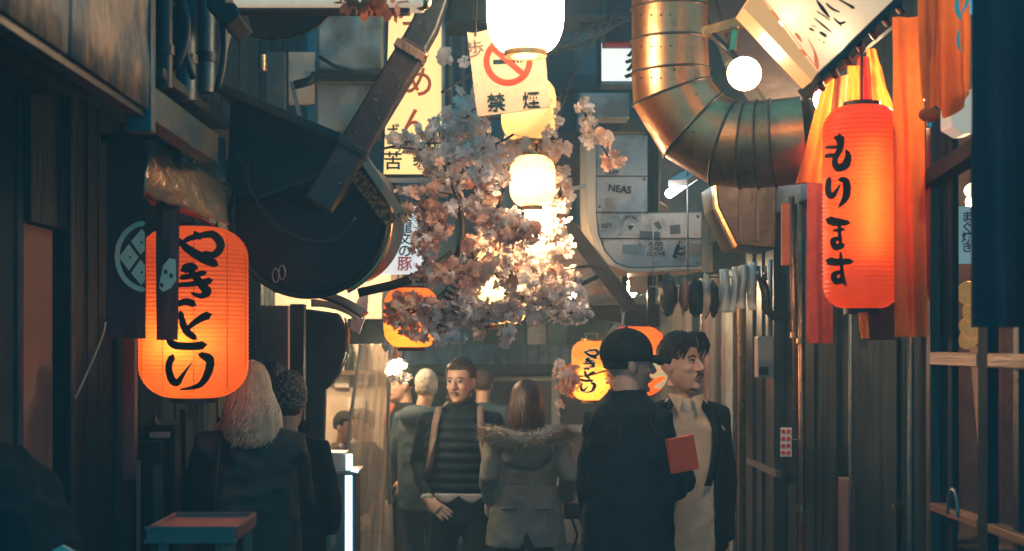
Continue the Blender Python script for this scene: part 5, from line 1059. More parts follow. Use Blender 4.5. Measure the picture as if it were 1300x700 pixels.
class Person:
    """joints are given in the person's own frame: x to their left as seen from the front (they face -y), height 1.75 m"""
    def __init__(s, label, X, Y, top, face, **k):
        s.k = k; s.sc = top / 1.755; s.rot = R(face)
        s.M = Matrix.Translation((X, Y, 0)) @ Matrix.Rotation(s.rot, 4, 'Z') @ Matrix.Diagonal((s.sc * k.get('wide', 1), s.sc * k.get('wide', 1), s.sc, 1))
        s.o = thing('person', label, 'person', (X, Y, 0)); s.hy = R(k.get('head_yaw', 0)); s.hp = R(k.get('head_pitch', 0)); s.lean = k.get('lean', 0)
        s.hc = V(k.get('head', (0, -.02 - s.lean * .9, 1.615)))
        s.HM = Matrix.Translation(s.hc) @ Matrix.Rotation(s.hy, 4, 'Z') @ Matrix.Rotation(s.hp, 4, 'X')
    def w(s, p): return s.M @ V(p)
    def put(s, me, nm, m, smooth=True, label=None, par=None):
        me.transform(s.M); o = link_mesh(me, nm, m, par or s.o, None, smooth)
        if label: o['label'] = label
        return o
    def tors(s, z): return -s.lean * max(0, (z - .95) / .6)     # forward lean of the trunk
    def rings_(s, mb, rs, seg=28, e=2.4): mb.rings([(cx, cy_ + s.tors(z), z, rx, ry) for cx, cy_, z, rx, ry in rs], seg, e)
    def hand(s, mb, wrist, d, n, side, curl=.5, k=1.0, spread=0.0):
        """palm and five separate fingers; d along the hand, n out of the palm, side towards the thumb"""
        wrist = V(wrist); d = V(d).normalized(); n = V(n); n = (n - d * n.dot(d)).normalized(); t = V(side); t = (t - d * t.dot(d) - n * t.dot(n)).normalized()
        mb.tube([wrist - d * .03, wrist + d * .01, wrist + d * .045 * k, wrist + d * .088 * k], [.023 * k, .022 * k, .024 * k, .020 * k], 12, asp=[1.0, 1.1, 1.75, 1.9], hint=t)
        for i, (off, L_) in enumerate(((.030, .070), (.011, .080), (-.009, .074), (-.028, .058))):
            p = wrist + d * .082 * k + t * off * k; a = curl * (.55 + .08 * i); dd = d + t * (off * (2 + spread)); dd.normalize(); q = [p - d * .012]; r_ = .0094 * k
            for seg_ in (.42, .32, .26):
                q.append(p.copy()); dd = (dd * cos(a) + n * sin(a)).normalized(); n2 = n; p = p + dd * L_ * k * seg_; a = a * .9
                n = (n - dd * n.dot(dd)).normalized() if (n - dd * n.dot(dd)).length > .1 else n
            q.append(p); n = V(n2)
            mb.tube(q, [r_, r_, r_ * .95, r_ * .9, r_ * .72], 8)
            n = V(s._n)
        p = wrist + d * .022 * k + t * .024 * k
        mb.tube([p, p + (d * .55 + t * .75 + V(s._n) * .2).normalized() * .03 * k, p + (d * .75 + t * .55 + V(s._n) * .45).normalized() * .058 * k, p + (d * .9 + t * .3 + V(s._n) * .7).normalized() * .075 * k], [.015 * k, .0125 * k, .011 * k, .008 * k], 8)
    def body(s, vox=.006, face=True):
        k = s.k; mb = MB()
        s.rings_(mb, [(0, 0, .80, .14, .09), (0, 0, .95, .145, .10), (0, 0, 1.15, .12, .085), (0, 0, 1.32, .15, .10), (0, .01, 1.42, .12, .07), (0, .01, 1.46, .065, .06)])
        nb = V((0, .015 + s.tors(1.44), 1.42)); mb.tube([nb, nb.lerp(s.hc, .45) + V((0, .01, 0)), s.hc + s.HM.to_3x3() @ V((0, .02, -.06))], [.062, .054, .055], 16)
        for (sh, el, wr_) in k['arms']:
            mb.tube([sh, el, wr_], [.042, .034, .023], 12)
        for sx in (-1, 1):
            kn, an = k.get('legs', {}).get(sx, ((sx * .10, -.01, .50), (sx * .11, .02, .09)))
            mb.tube([(sx * .085, 0, .90), kn, an], [.075, .05, .035], 12)
            mb.tube([V(an) + V((0, .03, -.04)), V(an) + V((sx * .01, -.14, -.06))], [.035, .03], 10)
        for h in k.get('hands', ()):
            s._n = V(h['n']).normalized(); s.hand(mb, h['at'], h['d'], h['n'], h['side'], h.get('curl', .5), h.get('k', 1))
        # head
        hm = MB(s.HM)
        def hf(n):
            q = 1.0
            if n.z < 0: q *= 1 - .10 * n.z * n.z
            return q
        vs0 = len(hm.v); hm.sphere((0, .012, .03), (.074, .093, .100), 32, 22, hf)
        hm.rings([(0, -.028, -.118, .022, .020), (0, -.030, -.108, .036, .038), (0, -.020, -.085, .050, .058), (0, -.012, -.055, .060, .072), (0, -.004, -.02, .067, .082), (0, .0, .02, .070, .086)], 28, 2.1)
        if face:
            hm.tube([(0, -.076, .030), (0, -.092, .010), (0, -.104, -.012), (0, -.112, -.024), (0, -.098, -.034)], [.007, .009, .012, .0145, .010], 12)
            for sx in (-1, 1):
                hm.sphere((sx * .011, -.098, -.028), (.009, .010, .008), 10, 8)
                hm.sphere((sx * .027, -.079, .026), (.022, .010, .007), 12, 8)      # brow
                hm.sphere((sx * .036, -.064, -.022), (.020, .018, .020), 12, 8)     # cheek
                hm.sphere((sx * .073, .014, -.006), (.008, .020, .032), 12, 10)       # ear
                hm.sphere((sx * .079, .020, .008), (.006, .014, .018), 10, 8)
            hm.sphere((0, -.089, -.056), (.023, .012, .006), 14, 8); hm.sphere((0, -.087, -.067), (.020, .012, .007), 14, 8)
            hm.sphere((0, -.078, -.100), (.020, .016, .014), 12, 8)
        else:
            for sx in (-1, 1): hm.sphere((sx * .076, .014, -.006), (.010, .020, .032), 12, 10)
            hm.tube([(0, -.076, .030), (0, -.104, -.012), (0, -.098, -.034)], [.008, .012, .010], 10)
        mb.add(hm.v, hm.f)
        s.put(remesh(mb, vox, 2), 'body', k.get('skin', m_skin))
        if face:
            for sx in (-1, 1):
                q = MB(s.HM); q.sphere((sx * .030, -.0765, .008), (.0135, .009, .0062), 12, 8); ey = s.put(q.mesh(), 'eye', m_eye)
                q = MB(s.HM); q.sphere((sx * .030 + .002, -.0835, .008), (.0058, .0035, .0056), 10, 6); s.put(q.mesh(), 'iris', m_black, par=ey)
                q = MB(s.HM); q.tube([(sx * .014, -.0855, .0125), (sx * .030, -.0865, .0165), (sx * .046, -.074, .0115)], [.0022, .0030, .0018], 6); s.put(q.mesh(), 'eyelid', m_hairb, par=ey)
                q = MB(s.HM); q.tube([(sx * .012, -.090, .028), (sx * .030, -.0895, .034), (sx * .050, -.074, .028)], [.003, .0045, .002], 8, asp=1.0); s.put(q.mesh(), 'eyebrow', k.get('brow', m_hairb))
            q = MB(s.HM); q.tube([(-.023, -.0925, -.0605), (-.008, -.1015, -.0595), (0, -.1018, -.061), (.008, -.1015, -.0595), (.023, -.0925, -.0605)], [.0015, .0038, .0034, .0038, .0015], 8); s.put(q.mesh(), 'lips', m_lips)
    def hair(s, m, size=(.086, .106, .112), hairline=.32, low=-.45, disp=.006, freq=26, nm='hair', parting=0, front=-.3, seed=0):
        mb = MB()
        def fn(n):
            face = max(0, min(1, (-n.y - (-front)) * 6)) * max(0, min(1, (hairline - n.z) * 7)); lo_ = max(0, min(1, (low - n.z) * 6))
            ear = max(0, min(1, (abs(n.x) - .80) * 8)) * max(0, min(1, (.0 - n.z) * 6)) * max(0, min(1, (.35 - n.y) * 5))
            h = 1 + disp / .1 * (noise.noise(V((n.x * freq * .35 + seed, n.y * freq * .35, n.z * 4))) + .5 * noise.noise(V((n.x * freq, n.y * freq, n.z * 8 + seed))))
            return h * (1 - .22 * max(face, lo_, ear * .7))
        q = MB(s.HM); q.sphere((0, .012, .035), size, 72, 48, fn); return s.put(q.mesh(), nm, m)
    def long_hair(s, m, length, spread=.10, n=420, back_only=True, wave=.012, th=.0032, seed=1, front=-.2, curl_in=.0):
        rnd = random.Random(seed); mb = MB()
        for i in range(n):
            a = rnd.uniform(-pi * .5 - .0, pi * 1.5); 
            if back_only and sin(a) < front: continue
            el = rnd.uniform(.05, 1.45); dx, dy = cos(a), sin(a)
            start = V((dx * cos(el) * .084, .012 + dy * cos(el) * .104, .035 + sin(el) * .112)); L_ = length * rnd.uniform(.68, 1.08)
            pts_ = [start * .96]; ph = rnd.uniform(0, 6)
            e2 = el
            while e2 > .05: e2 -= .28; e3 = max(e2, 0); pts_.append(V((dx * cos(e3) * .090, .012 + dy * cos(e3) * .110, .035 + sin(e3) * .116)))
            for j in range(1, 8):
                t = j / 7; r_ = 1 + (spread * t if t < .6 else spread * .6 - curl_in * (t - .6)); pts_.append(V((dx * .091 * r_ + wave * sin(ph + t * 7) * t, .012 + dy * .111 * r_ + wave * cos(ph + t * 6) * t, .035 - L_ * t)))
            mb.tube([s.HM @ p_ for p_ in pts_], [th] * (len(pts_) - 1) + [th * .3], 4, cap=False, asp=2.2, hint=(-dy, dx, 0))
        return s.put(mb.mesh(), 'hair_locks', m)
    def jacket(s, m, rs, arms, vox=.009, wr=.006, fr=9, name='jacket', cuffs=.046, sh_r=.078, extra=None, quilt=0, label=None):
        mb = MB(); s.rings_(mb, rs, 32)
        for (sh, el, wr_) in arms:
            sh, el, wr_ = V(sh), V(el), V(wr_); a = [sh + V((-math.copysign(.05, sh.x), 0, .0)), sh, sh.lerp(el, .5), el, el.lerp(wr_, .5), wr_]
            mb.tube([tuple(p) for p in a], [sh_r * .85, sh_r, sh_r * .90, sh_r * .80, sh_r * .70, cuffs], 16)
        if extra: extra(mb)
        def dsp(c, n):
            q = c * fr
            v = wr * (noise.noise(V((q.x, q.y, q.z * .6))) + .6 * noise.noise(V((q.x * 2.3 + 5, q.y * 2.3, q.z * 1.1))))
            v += wr * .9 * (.35 - abs(noise.noise(V((c.x * 7 + c.z * 4, c.y * 7, c.z * 9 - c.x * 5))))) * 2
            if quilt and abs(n.z) < .8: v += quilt * abs(sin(c.z * pi / .058)) - quilt * .5
            return v
        return s.put(remesh(mb, vox, 3, dsp), name, m, label=label)
    def trousers(s, m, r_=1.0, top=1.0, flare=1.0):
        mb = MB(); s.rings_(mb, [(0, 0, .80, .155 * r_, .12 * r_), (0, 0, .90, .165 * r_, .125 * r_), (0, 0, top, .15 * r_, .11 * r_)])
        for sx in (-1, 1):
            kn, an = s.k.get('legs', {}).get(sx, ((sx * .10, -.01, .50), (sx * .11, .02, .09)))
            mb.tube([(sx * .08, 0, .86), kn, V(an) + V((0, 0, -.02))], [.098 * r_, .074 * r_, .062 * r_ * flare], 14)
        s.put(remesh(mb, .011, 3, lambda c, n: .007 * noise.noise(V((c.x * 9, c.y * 9, c.z * 5)))), 'trousers', m)
        for sx in (-1, 1):
            kn, an = s.k.get('legs', {}).get(sx, ((sx * .10, -.01, .50), (sx * .11, .02, .09))); an = V(an)
            q = MB(); q.tube([an + V((0, .05, -.06)), an + V((0, -.02, -.045)), an + V((sx * .01, -.12, -.055)), an + V((sx * .012, -.18, -.065))], [.034, .044, .040, .022], 12, asp=1.0, hint=(1, 0, 0)); s.put(q.mesh(), 'shoe', m_shoe)

def arm(sx, el, wr_, sh=None): return (sh or (sx * .175, .01, 1.40), el, wr_)
COAT = [(0, 0, .72, .205, .15), (0, 0, .95, .205, .15), (0, 0, 1.15, .205, .145), (0, 0, 1.32, .215, .14), (0, .01, 1.40, .19, .115), (0, .015, 1.45, .12, .09), (0, .015, 1.48, .085, .08)]

# 1  capped man, back to the camera, turned to the right
Y1 = 5.9; A = [arm(-1, (-.175, .0, 1.09), (-.19, -.21, 1.15), (-.115, .01, 1.39)), arm(1, (.145, .03, 1.10), (.14, -.05, .84), (.115, .01, 1.39))]
p = Person('man in a black cap and dark navy coat with his back to the camera', P(797, 0, Y1).x, Y1, 1.80, 160, arms=A, head_yaw=-52, wide=1.0,
           hands=[dict(at=(.14, -.05, .84), d=(0, -.1, -1), n=(-1, 0, 0), side=(0, -1, 0), curl=.5), dict(at=(-.19, -.21, 1.15), d=(.1, -.6, .75), n=(.9, .2, 0), side=(0, .6, .5), curl=.9)])
p.body(.006); p.hair(m_hairb, (.082, .102, .100), low=-.50, hairline=.5)
Aj = [(a, b, V(b).lerp(V(c), .92)) for a, b, c in A]
p.jacket(m_navy, [(0, 0, .86, .185, .15), (0, 0, 1.0, .183, .15), (0, 0, 1.2, .178, .145), (0, 0, 1.33, .172, .135), (0, .01, 1.41, .145, .115), (0, .015, 1.455, .12, .09), (0, .015, 1.50, .078, .074), (0, .015, 1.515, .074, .07)], Aj, name='coat', sh_r=.074, cuffs=.048, wr=.011, fr=7)
q = MB(); q.tube([(0, .150, z) for z in (.88, 1.0, 1.1, 1.2, 1.3)] + [(0, .125, 1.40)], .0022, 5); p.put(q.mesh(), 'back_seam', m_black)
for sx in (-1, 1):
    q = MB(); q.tube([(sx * .118, .118, 1.405), (sx * .150, .108, 1.33), (sx * .152, .112, 1.25)], .0022, 5); p.put(q.mesh(), 'shoulder_seam', m_black)
q = MB(); p.rings_(q, [(0, 0, .82, .180, .14), (0, 0, .87, .180, .142), (0, 0, .92, .17, .13)], 40); p.put(q.mesh(), 'shirt_hem', m_shirt)
p.trousers(m_jean)
q = MB(p.HM)
def capf(n): return 1 + .02 * abs(sin(math.atan2(n.y, n.x) * 3)) * max(0, n.z)
q.sphere((0, .012, .050), (.092, .112, .100), 48, 30, capf); q.v = [v_ if (p.HM.inverted() @ V(v_)).z > .016 else tuple(p.HM @ V(((p.HM.inverted() @ V(v_)).x * .97, (p.HM.inverted() @ V(v_)).y * .97, .016))) for v_ in q.v]
m_capc = mat('black_cap_cloth', (.006, .010, .012), (.010, .015, .017), 40, .95, bump=.3, bscale=150, spec=.15); cap = p.put(q.mesh(), 'cap', m_capc)
q = MB(p.HM); q.sheet(lambda u, v: V(((u - .5) * .145 * (1 - .35 * v * v), -.085 - .100 * v * (1 - (2 * u - 1) ** 2 * .25), .046 - .022 * v - .030 * (2 * u - 1) ** 2 * (1 - .3 * v))), 16, 8, .004); p.put(q.mesh(), 'cap_peak', m_capc, par=cap)
q = MB(p.HM); q.sphere((0, .012, .152), (.009, .009, .005), 10, 6); p.put(q.mesh(), 'cap_button', m_capc, par=cap)
q = MB(p.HM); q.tube([(.086, -.035, .028), (.0935, .0, .030), (.092, .03, .042)], .003, 6); p.put(q.mesh(), 'cap_tag', m_whitec, par=cap)

# 2  man facing right in an open dark coat
Y2 = 6.35; A2 = [arm(-1, (-.17, .05, 1.10), (-.16, -.02, .86), (-.125, .01, 1.40)), arm(1, (.17, .03, 1.10), (.165, -.03, .84), (.125, .01, 1.40))]
p = Person('dark haired man with a moustache in an open black coat and beige shirt looking right', P(870, 0, Y2).x, Y2, 1.795, -2, arms=A2, head_yaw=48, head=(-.02, -.02, 1.615), head_pitch=-4, skin=m_skin,
           hands=[dict(at=(-.16, -.02, .86), d=(0, -.1, -1), n=(1, 0, 0), side=(0, -1, 0), curl=.5), dict(at=(.165, -.03, .84), d=(0, -.1, -1), n=(-1, 0, 0), side=(0, -1, 0), curl=.5)])
p.body(.0045)
p.hair(m_hairb, (.083, .102, .112), hairline=.42, low=-.25, disp=.010, freq=18, front=-.42, seed=4)
rl = MB(p.HM)
rnd = random.Random(5)
for i in range(54):                                     # side parted fringe
    a = rnd.uniform(-1, 1); st = V((.012 + a * .012, -.045 - rnd.uniform(0, .03), .138 - abs(a) * .004)); e = V((math.copysign(.070 + rnd.uniform(-.006, .012), a), -.062 + rnd.uniform(-.02, .05), .030 + rnd.uniform(-.018, .03)))
    rl.tube([st, st.lerp(e, .35) + V((0, -.034, .022)), st.lerp(e, .75) + V((math.copysign(.012, a), -.028, .020)), e], [.003, .0036, .003, .001], 5, cap=False, asp=1.8)
p.put(rl.mesh(), 'fringe', m_hairb)
q = MB(p.HM); q.tube([(-.026, -.0935, -.056), (-.012, -.104, -.048), (0, -.107, -.0465), (.012, -.104, -.048), (.026, -.0935, -.056)], [.002, .0042, .003, .0042, .002], 8); p.put(q.mesh(), 'moustache', m_hairb)
q = MB(p.HM); q.tube([(-.030, -.064, -.108), (0, -.076, -.113), (.030, -.064, -.108)], [.005, .009, .005], 8); p.put(q.mesh(), 'beard', m_beard)
p.jacket(m_shirt, [(0, 0, .80, .175, .125), (0, 0, .95, .165, .12), (0, 0, 1.2, .165, .12), (0, 0, 1.34, .17, .12), (0, .01, 1.42, .13, .09), (0, .005, 1.47, .072, .068)], [(A2[0][0], A2[0][1], V(A2[0][1]).lerp(V(A2[0][2]), .9)), (A2[1][0], A2[1][1], V(A2[1][1]).lerp(V(A2[1][2]), .9))], name='shirt', cuffs=.035, sh_r=.05, wr=.006, fr=14)
for sx in (-1, 1):                                      # shirt collar wings
    q = MB(); q.sheet(lambda u, v: V((sx * (.020 + .055 * u + .02 * v * (1 - u)), -.075 - .035 * (1 - u) - .030 * v + .06 * u * u, 1.478 + .012 * u - .070 * v * (1.15 - u))), 8, 6, .004); p.put(q.mesh(), 'collar', m_shirt)
q = MB(); q.sphere((0, -.045, 1.42), (.040, .050, .050), 16, 10); p.put(q.mesh(), 'undershirt', m_tee)
for z in (1.10, 1.2, 1.3):
    q = MB(); q.sphere((.004, -.128, z), (.006, .003, .006), 8, 6); p.put(q.mesh(), 'button', m_white)
def opencoat(p_, z0, arms, gap, m, nm='coat', rx=.172, ry=.150):
    """an open coat: a shell round the back and sides that leaves the front open, with sleeves"""
    mb = MB()
    def fn(u, v):
        z = z0 + (1.47 - z0) * v; k_ = 1 if z < 1.3 else 1 - .62 * ((z - 1.3) / .17) ** 1.6
        g = gap(v); a = -pi / 2 + g + (2 * pi - 2 * g) * u
        fl = 1 + .08 * (1 - v)
        return V((rx * k_ * fl * cos(a), (ry * (.35 + .65 * k_)) * fl * sin(a) + .004 * sin(a * 7) * (1 - v), z))
    mb.sheet(fn, 56, 34, .016)
    for (sh, el, wr_) in arms:
        sh, el, wr_ = V(sh), V(el), V(wr_); mb.tube([sh + V((-math.copysign(.04, sh.x), 0, .005)), sh, sh.lerp(el, .5), el, el.lerp(wr_, .5), wr_], [.06, .072, .064, .058, .053, .048], 16)
    return p_.put(remesh(mb, .008, 2, lambda c, n: .007 * (noise.noise(c * 8) + .5 * noise.noise(c * 18))), nm, m)
opencoat(p, .50, [(a, b, V(b).lerp(V(c), .94)) for a, b, c in A2], lambda v: .50 + .22 * sin(v * pi) * (1 - v) + .20 * v, m_blackc)
for sx in (-1, 1):                                      # lapels
    q = MB(); q.sheet(lambda u, v: V((sx * (.085 + .055 * v * (1 - v) * 2 - .02 * (1 - v) + .03 * u), -.150 + .065 * v ** 2 - .010 * u * (1 - u) * 4 + .02 * u, 1.10 + .355 * v)), 6, 14, .006); p.put(q.mesh(), 'lapel', m_blackc)
p.trousers(m_jean, .85)
# red packet held between the two men
pk = P(866, 577, 5.72)
k = MB(); mx = Matrix.Translation(pk) @ Matrix.Rotation(R(-10), 4, 'Y') @ Matrix.Rotation(R(15), 4, 'Z'); k.box(-.058, .058, -.016, .016, -.070, .072, mx); k.one('red_packet', 'bright red packet held between the two men', 'packet', m_orangecloth if 0 else mat('red_paper', (.95, .13, .05), (.9, .11, .04), 8, .5, bump=.25, transl=.12), bevel=.004)

# 3  man in a dark quilted vest with a backpack
Y3 = 7.8; A3 = [arm(-1, (-.245, .07, 1.14), (-.17, -.10, .94)), arm(1, (.245, .08, 1.13), (.24, -.02, .90))]
p = Person('bearded man in a dark quilted jacket with backpack straps walking towards the camera', P(585, 0, Y3).x, Y3, 1.665, -6, arms=A3, head_yaw=-16, head_pitch=3, wide=1.04, brow=m_hairbr,
           hands=[dict(at=(-.17, -.10, .94), d=(.75, -.35, -.55), n=(.2, .8, -.3), side=(.2, -.4, .8), curl=.25, k=1.05), dict(at=(.24, -.02, .90), d=(-.3, -.3, -.8), n=(-.8, .5, 0), side=(0, -1, 0), curl=.5)], legs={-1: ((-.11, -.02, .50), (-.13, .02, .09)), 1: ((.12, -.08, .50), (.15, -.02, .09))})
p.body(.005)
p.hair(m_hairbr, (.083, .104, .110), hairline=.50, low=-.28, disp=.008, freq=22, front=-.36, seed=9)
q = MB(p.HM); q.tube([(-.062, -.01, -.045), (-.056, -.040, -.082), (-.03, -.070, -.108), (0, -.082, -.112), (.03, -.070, -.108), (.056, -.040, -.082), (.062, -.01, -.045)], [.006, .010, .012, .013, .012, .010, .006], 8); q.tube([(-.028, -.089, -.058), (-.01, -.102, -.049), (.01, -.102, -.049), (.028, -.089, -.058)], [.002, .004, .004, .002], 6); p.put(q.mesh(), 'beard', m_beard)
p.jacket(m_nylon, [(0, 0, .99, .175, .13), (0, 0, 1.1, .19, .14), (0, 0, 1.28, .205, .145), (0, .01, 1.38, .185, .12), (0, .01, 1.44, .12, .095), (0, .01, 1.49, .082, .082), (0, .01, 1.53, .074, .078)], [], name='quilted_vest', quilt=.013, wr=.004)
p.jacket(m_nylon, [(0, 0, 1.20, .15, .10), (0, .01, 1.38, .17, .10), (0, .01, 1.43, .12, .08)], [(A3[0][0], A3[0][1], V(A3[0][1]).lerp(V(A3[0][2]), .9)), (A3[1][0], A3[1][1], V(A3[1][1]).lerp(V(A3[1][2]), .92))], name='sleeves', sh_r=.066, cuffs=.037)
q = MB(); wv = V(A3[0][1]).lerp(V(A3[0][2]), .88); q.tube([wv, V(A3[0][1]).lerp(V(A3[0][2]), .98)], [.036, .034], 14); p.put(q.mesh(), 'shirt_cuff', m_whitec)
q = MB(); q.sheet(lambda u, v: V((-.13 + .27 * u, -.125 - .012 * sin(pi * u), .985 - .045 * abs(sin(pi * 2 * u)) * v - .010 * v)), 24, 3, .006); p.put(q.mesh(), 'shirt_hem', m_whitec)
for sx in (-1, 1):
    q = MB(); q.tube([(sx * .10, .06, 1.47), (sx * .115, -.06, 1.47), (sx * .125, -.135, 1.38), (sx * .135, -.155, 1.28), (sx * .155, -.14, 1.14), (sx * .19, -.05, 1.05)], .009, 6, asp=2.3, hint=(1, 0, 0)); bs_ = p.put(q.mesh(), 'backpack_strap', m_strap)
    q = MB(); q.tube([(sx * .125, -.16, 1.30), (sx * .15, -.172, 1.20), (sx * .145, -.172, 1.12)], .005, 6, asp=2, hint=(1, 0, 0)); p.put(q.mesh(), 'strap_end', m_strap, par=bs_)
q = MB(); q.sphere((0, .20, 1.27), (.15, .10, .21), 20, 14); p.put(q.mesh(), 'backpack', m_darkmetal if 0 else m_nylon)
p.trousers(m_jean, .95)

# 4  woman in the olive parka with a fur hood, from behind
Y4 = 7.35; A4 = [arm(1, (.215, .08, 1.20), (.205, -.06, 1.05)), arm(-1, (-.245, .07, 1.20), (-.235, -.08, 1.06))]
p = Person('long haired person in an olive parka with a fur trimmed hood seen from behind', P(668, 0, Y4).x, Y4, 1.55, 180, arms=A4, skin=m_skin2, wide=1.02,
           hands=[dict(at=(.215, -.06, 1.05), d=(.05, -.3, -1), n=(-1, 0, 0), side=(0, -1, 0), curl=.9), dict(at=(-.235, -.08, 1.06), d=(-.1, -.3, -1), n=(1, 0, 0), side=(0, -1, 0), curl=.8)], legs={-1: ((-.10, -.05, .50), (-.12, -.05, .09)), 1: ((.11, .04, .50), (.12, .10, .09))})
p.body(.008, face=False); p.hair(m_haired, (.088, .106, .116), low=-.9, hairline=.3, disp=.004)
p.long_hair(m_haired, .17, spread=.2, n=700, wave=.006, seed=3, th=.0035)
def hoodx(mb): 
    mb.sphere((0, .12, 1.345), (.145, .075, .10), 20, 14)
p.jacket(m_olive, [(0, .01, .80, .235, .17), (0, 0, .90, .222, .16), (0, 0, 1.04, .198, .145), (0, 0, 1.16, .170, .125), (0, 0, 1.25, .180, .13), (0, 0, 1.34, .190, .13), (0, .01, 1.41, .165, .11), (0, .015, 1.46, .10, .085)], [(a, b, V(b).lerp(V(c), .93)) for a, b, c in A4], name='parka', extra=hoodx, wr=.008, sh_r=.070, cuffs=.046)
q = MB(); q.rings([(0, 0, 1.165, .1745, .1295), (0, 0, 1.177, .1745, .1295)], 40); p.put(q.mesh(), 'waist_seam', m_olive)
q = MB(); q.add([V((0.004, .166, .90)), V((.045, .186, .795)), V((-.045, .186, .795))], [(0, 1, 2)]); p.put(q.mesh(), 'back_vent', m_jean)
q = MB(); q.tube([(0, .134, z) for z in (1.18, 1.24)] + [(0, .150, 1.0), (0, .158, .93)], .002, 5); p.put(q.mesh(), 'back_seam', m_olive)
for sx in (-1, 1):
    q = MB(); q.box(sx * .10 - .045, sx * .10 + .045, .138, .150, 1.02, 1.035); p.put(q.mesh(), 'pocket_flap', m_olive)
fm = MB(); rnd = random.Random(3); ringp = []
for i in range(41):
    t = i / 40; a = R(-35 + 250 * t); ringp.append(V((.205 * cos(a), .01 + .185 * sin(a), 1.43 + .020 * abs(cos(a)) + .010 * sin(a * 3))))
fm.tube(ringp, [.030 + .014 * sin(pi * i / 40) for i in range(41)], 10)
for i in range(4200):
    t = rnd.random() * 39; c_ = ringp[int(t)].lerp(ringp[int(t) + 1], t % 1); d = V((rnd.gauss(0, 1), rnd.gauss(0, 1), rnd.gauss(0, 1))).normalized(); b_ = c_ + d * .028; tip = b_ + (d * .7 + V((rnd.gauss(0, .45), rnd.gauss(0, .45), -.2))) * rnd.uniform(.03, .085); s_ = d.orthogonal().normalized() * .0055
    fm.add([b_ - s_, b_ + s_, tip], [(0, 1, 2)])
p.put(fm.mesh(), 'fur_trim', m_fur, smooth=False); p.trousers(m_jean, .85)
cm = p.w((-.24, -.10, .965)); camt = thing('camera', 'black camera held in the hand of the person in the olive parka', 'camera', cm)
k = MB(); k.box(cm.x - .02, cm.x + .07, cm.y - .07, cm.y + .0, cm.z - .02, cm.z + .06); k.build('body', m_black, camt, bevel=.008)
k = MB(); k.tube([cm + V((.06, -.03, .02)), cm + V((.14, -.05, .03))], [.033, .036], 20); k.build('lens', m_black, camt, smooth=True, ang=40)
k = MB(); k.tube([cm + V((.02, -.05, -.01)), cm + V((.05, -.06, -.10)), cm + V((.03, -.05, -.18)), cm + V((-.01, -.04, -.24))], .007, 6); k.build('strap', m_wire, camt, smooth=True)
rp = p.w((.225, -.06, .98)); k = MB(); k.sphere(rp + V((.0, -.035, .02)), (.006, .006, .008)); k.one('small_ring', 'tiny silver ring on the hand of the person in the parka', 'ring', m_chrome)

# 5, 6, 7  people further back
AD = [arm(-1, (-.25, .02, 1.12), (-.22, -.08, .90)), arm(1, (.25, .02, 1.12), (.22, -.08, .90))]
def simple(label, px, Y, top, face, jm, hairm, rs=COAT, tm=m_jean, hairkw={}, arms=AD, jname='jacket', fc=True, vox=.009, **kw):
    p_ = Person(label, P(px, 0, Y).x, Y, top, face, arms=arms, hands=[dict(at=a[2], d=(0, -.1, -1), n=(-math.copysign(1, a[0][0]), 0, 0), side=(0, -1, 0), curl=.6) for a in arms], **kw)
    p_.body(vox, fc)
    if hairm: p_.hair(hairm, **hairkw)
    p_.jacket(jm, rs, [(a, b, V(b).lerp(V(c), .95)) for a, b, c in arms], vox=.011, name=jname); p_.trousers(tm); return p_
p5 = simple('dark haired man in profile at the back left facing left', 513, 10.0, 1.575, -70, m_blackc, m_hairb, hairkw=dict(low=-.35, hairline=.45))
q = MB(); q.tube([(0, -.09, 1.47), (0, -.135, 1.38), (0, -.15, 1.28)], [.03, .028, .02], 10, asp=1.3, hint=(1, 0, 0)); p5.put(q.mesh(), 'red_shirt_front', mat('red_shirt', (.55, .14, .07), None, 9, .8, bump=.2))
p6 = simple('white haired person in a blue grey jacket seen from behind', 539, 9.4, 1.57, 150, m_bluej, m_hairw, hairkw=dict(low=-.55, hairline=.3, disp=.009, freq=22), head_yaw=40)
q = MB(); q.sphere((0, .11, 1.42), (.15, .08, .08), 18, 12); p6.put(q.mesh(), 'hood', m_bluej)
p7 = simple('brown haired person behind the bearded man, only the head showing', 613, 10.6, 1.55, 170, m_bluej, m_hairbr, hairkw=dict(low=-.55))
# 8  blonde person at the left, back to the camera, hands up at the face
Y8 = 5.45; A8 = [arm(-1, (-.24, -.14, 1.15), (.02, -.28, 1.34)), arm(1, (.27, -.10, 1.16), (.195, -.26, 1.37))]
p = Person('blonde person in a big black coat with raised hands below the large orange lantern', P(318, 0, Y8).x, Y8, 1.685, 186, arms=A8, head_yaw=22, wide=.84, skin=m_skin2, head=(0, -.03, 1.60),
           hands=[dict(at=(.195, -.26, 1.37), d=(-.15, .05, 1), n=(-.8, .3, 0), side=(0, 1, .2), curl=.7), dict(at=(.02, -.28, 1.34), d=(.7, .0, .5), n=(.2, .7, 0), side=(0, 0, 1), curl=.7)])
p.body(.006, face=True); p.hair(m_hairbl, (.088, .108, .118), low=-.8, hairline=.35, disp=.006, freq=18)
p.long_hair(m_hairbl, .215, spread=.55, n=2200, wave=.036, seed=8, th=.0024, front=-.65)
p.jacket(m_nylon, [(0, 0, .55, .25, .19), (0, 0, .80, .25, .19), (0, 0, 1.0, .24, .18), (0, 0, 1.2, .235, .165), (0, 0, 1.33, .225, .15), (0, .01, 1.41, .19, .12), (0, .02, 1.46, .13, .10), (0, .02, 1.50, .10, .09)], [(a, b, V(b).lerp(V(c), .88)) for a, b, c in A8], name='coat', sh_r=.094, cuffs=.052, wr=.012, fr=6)
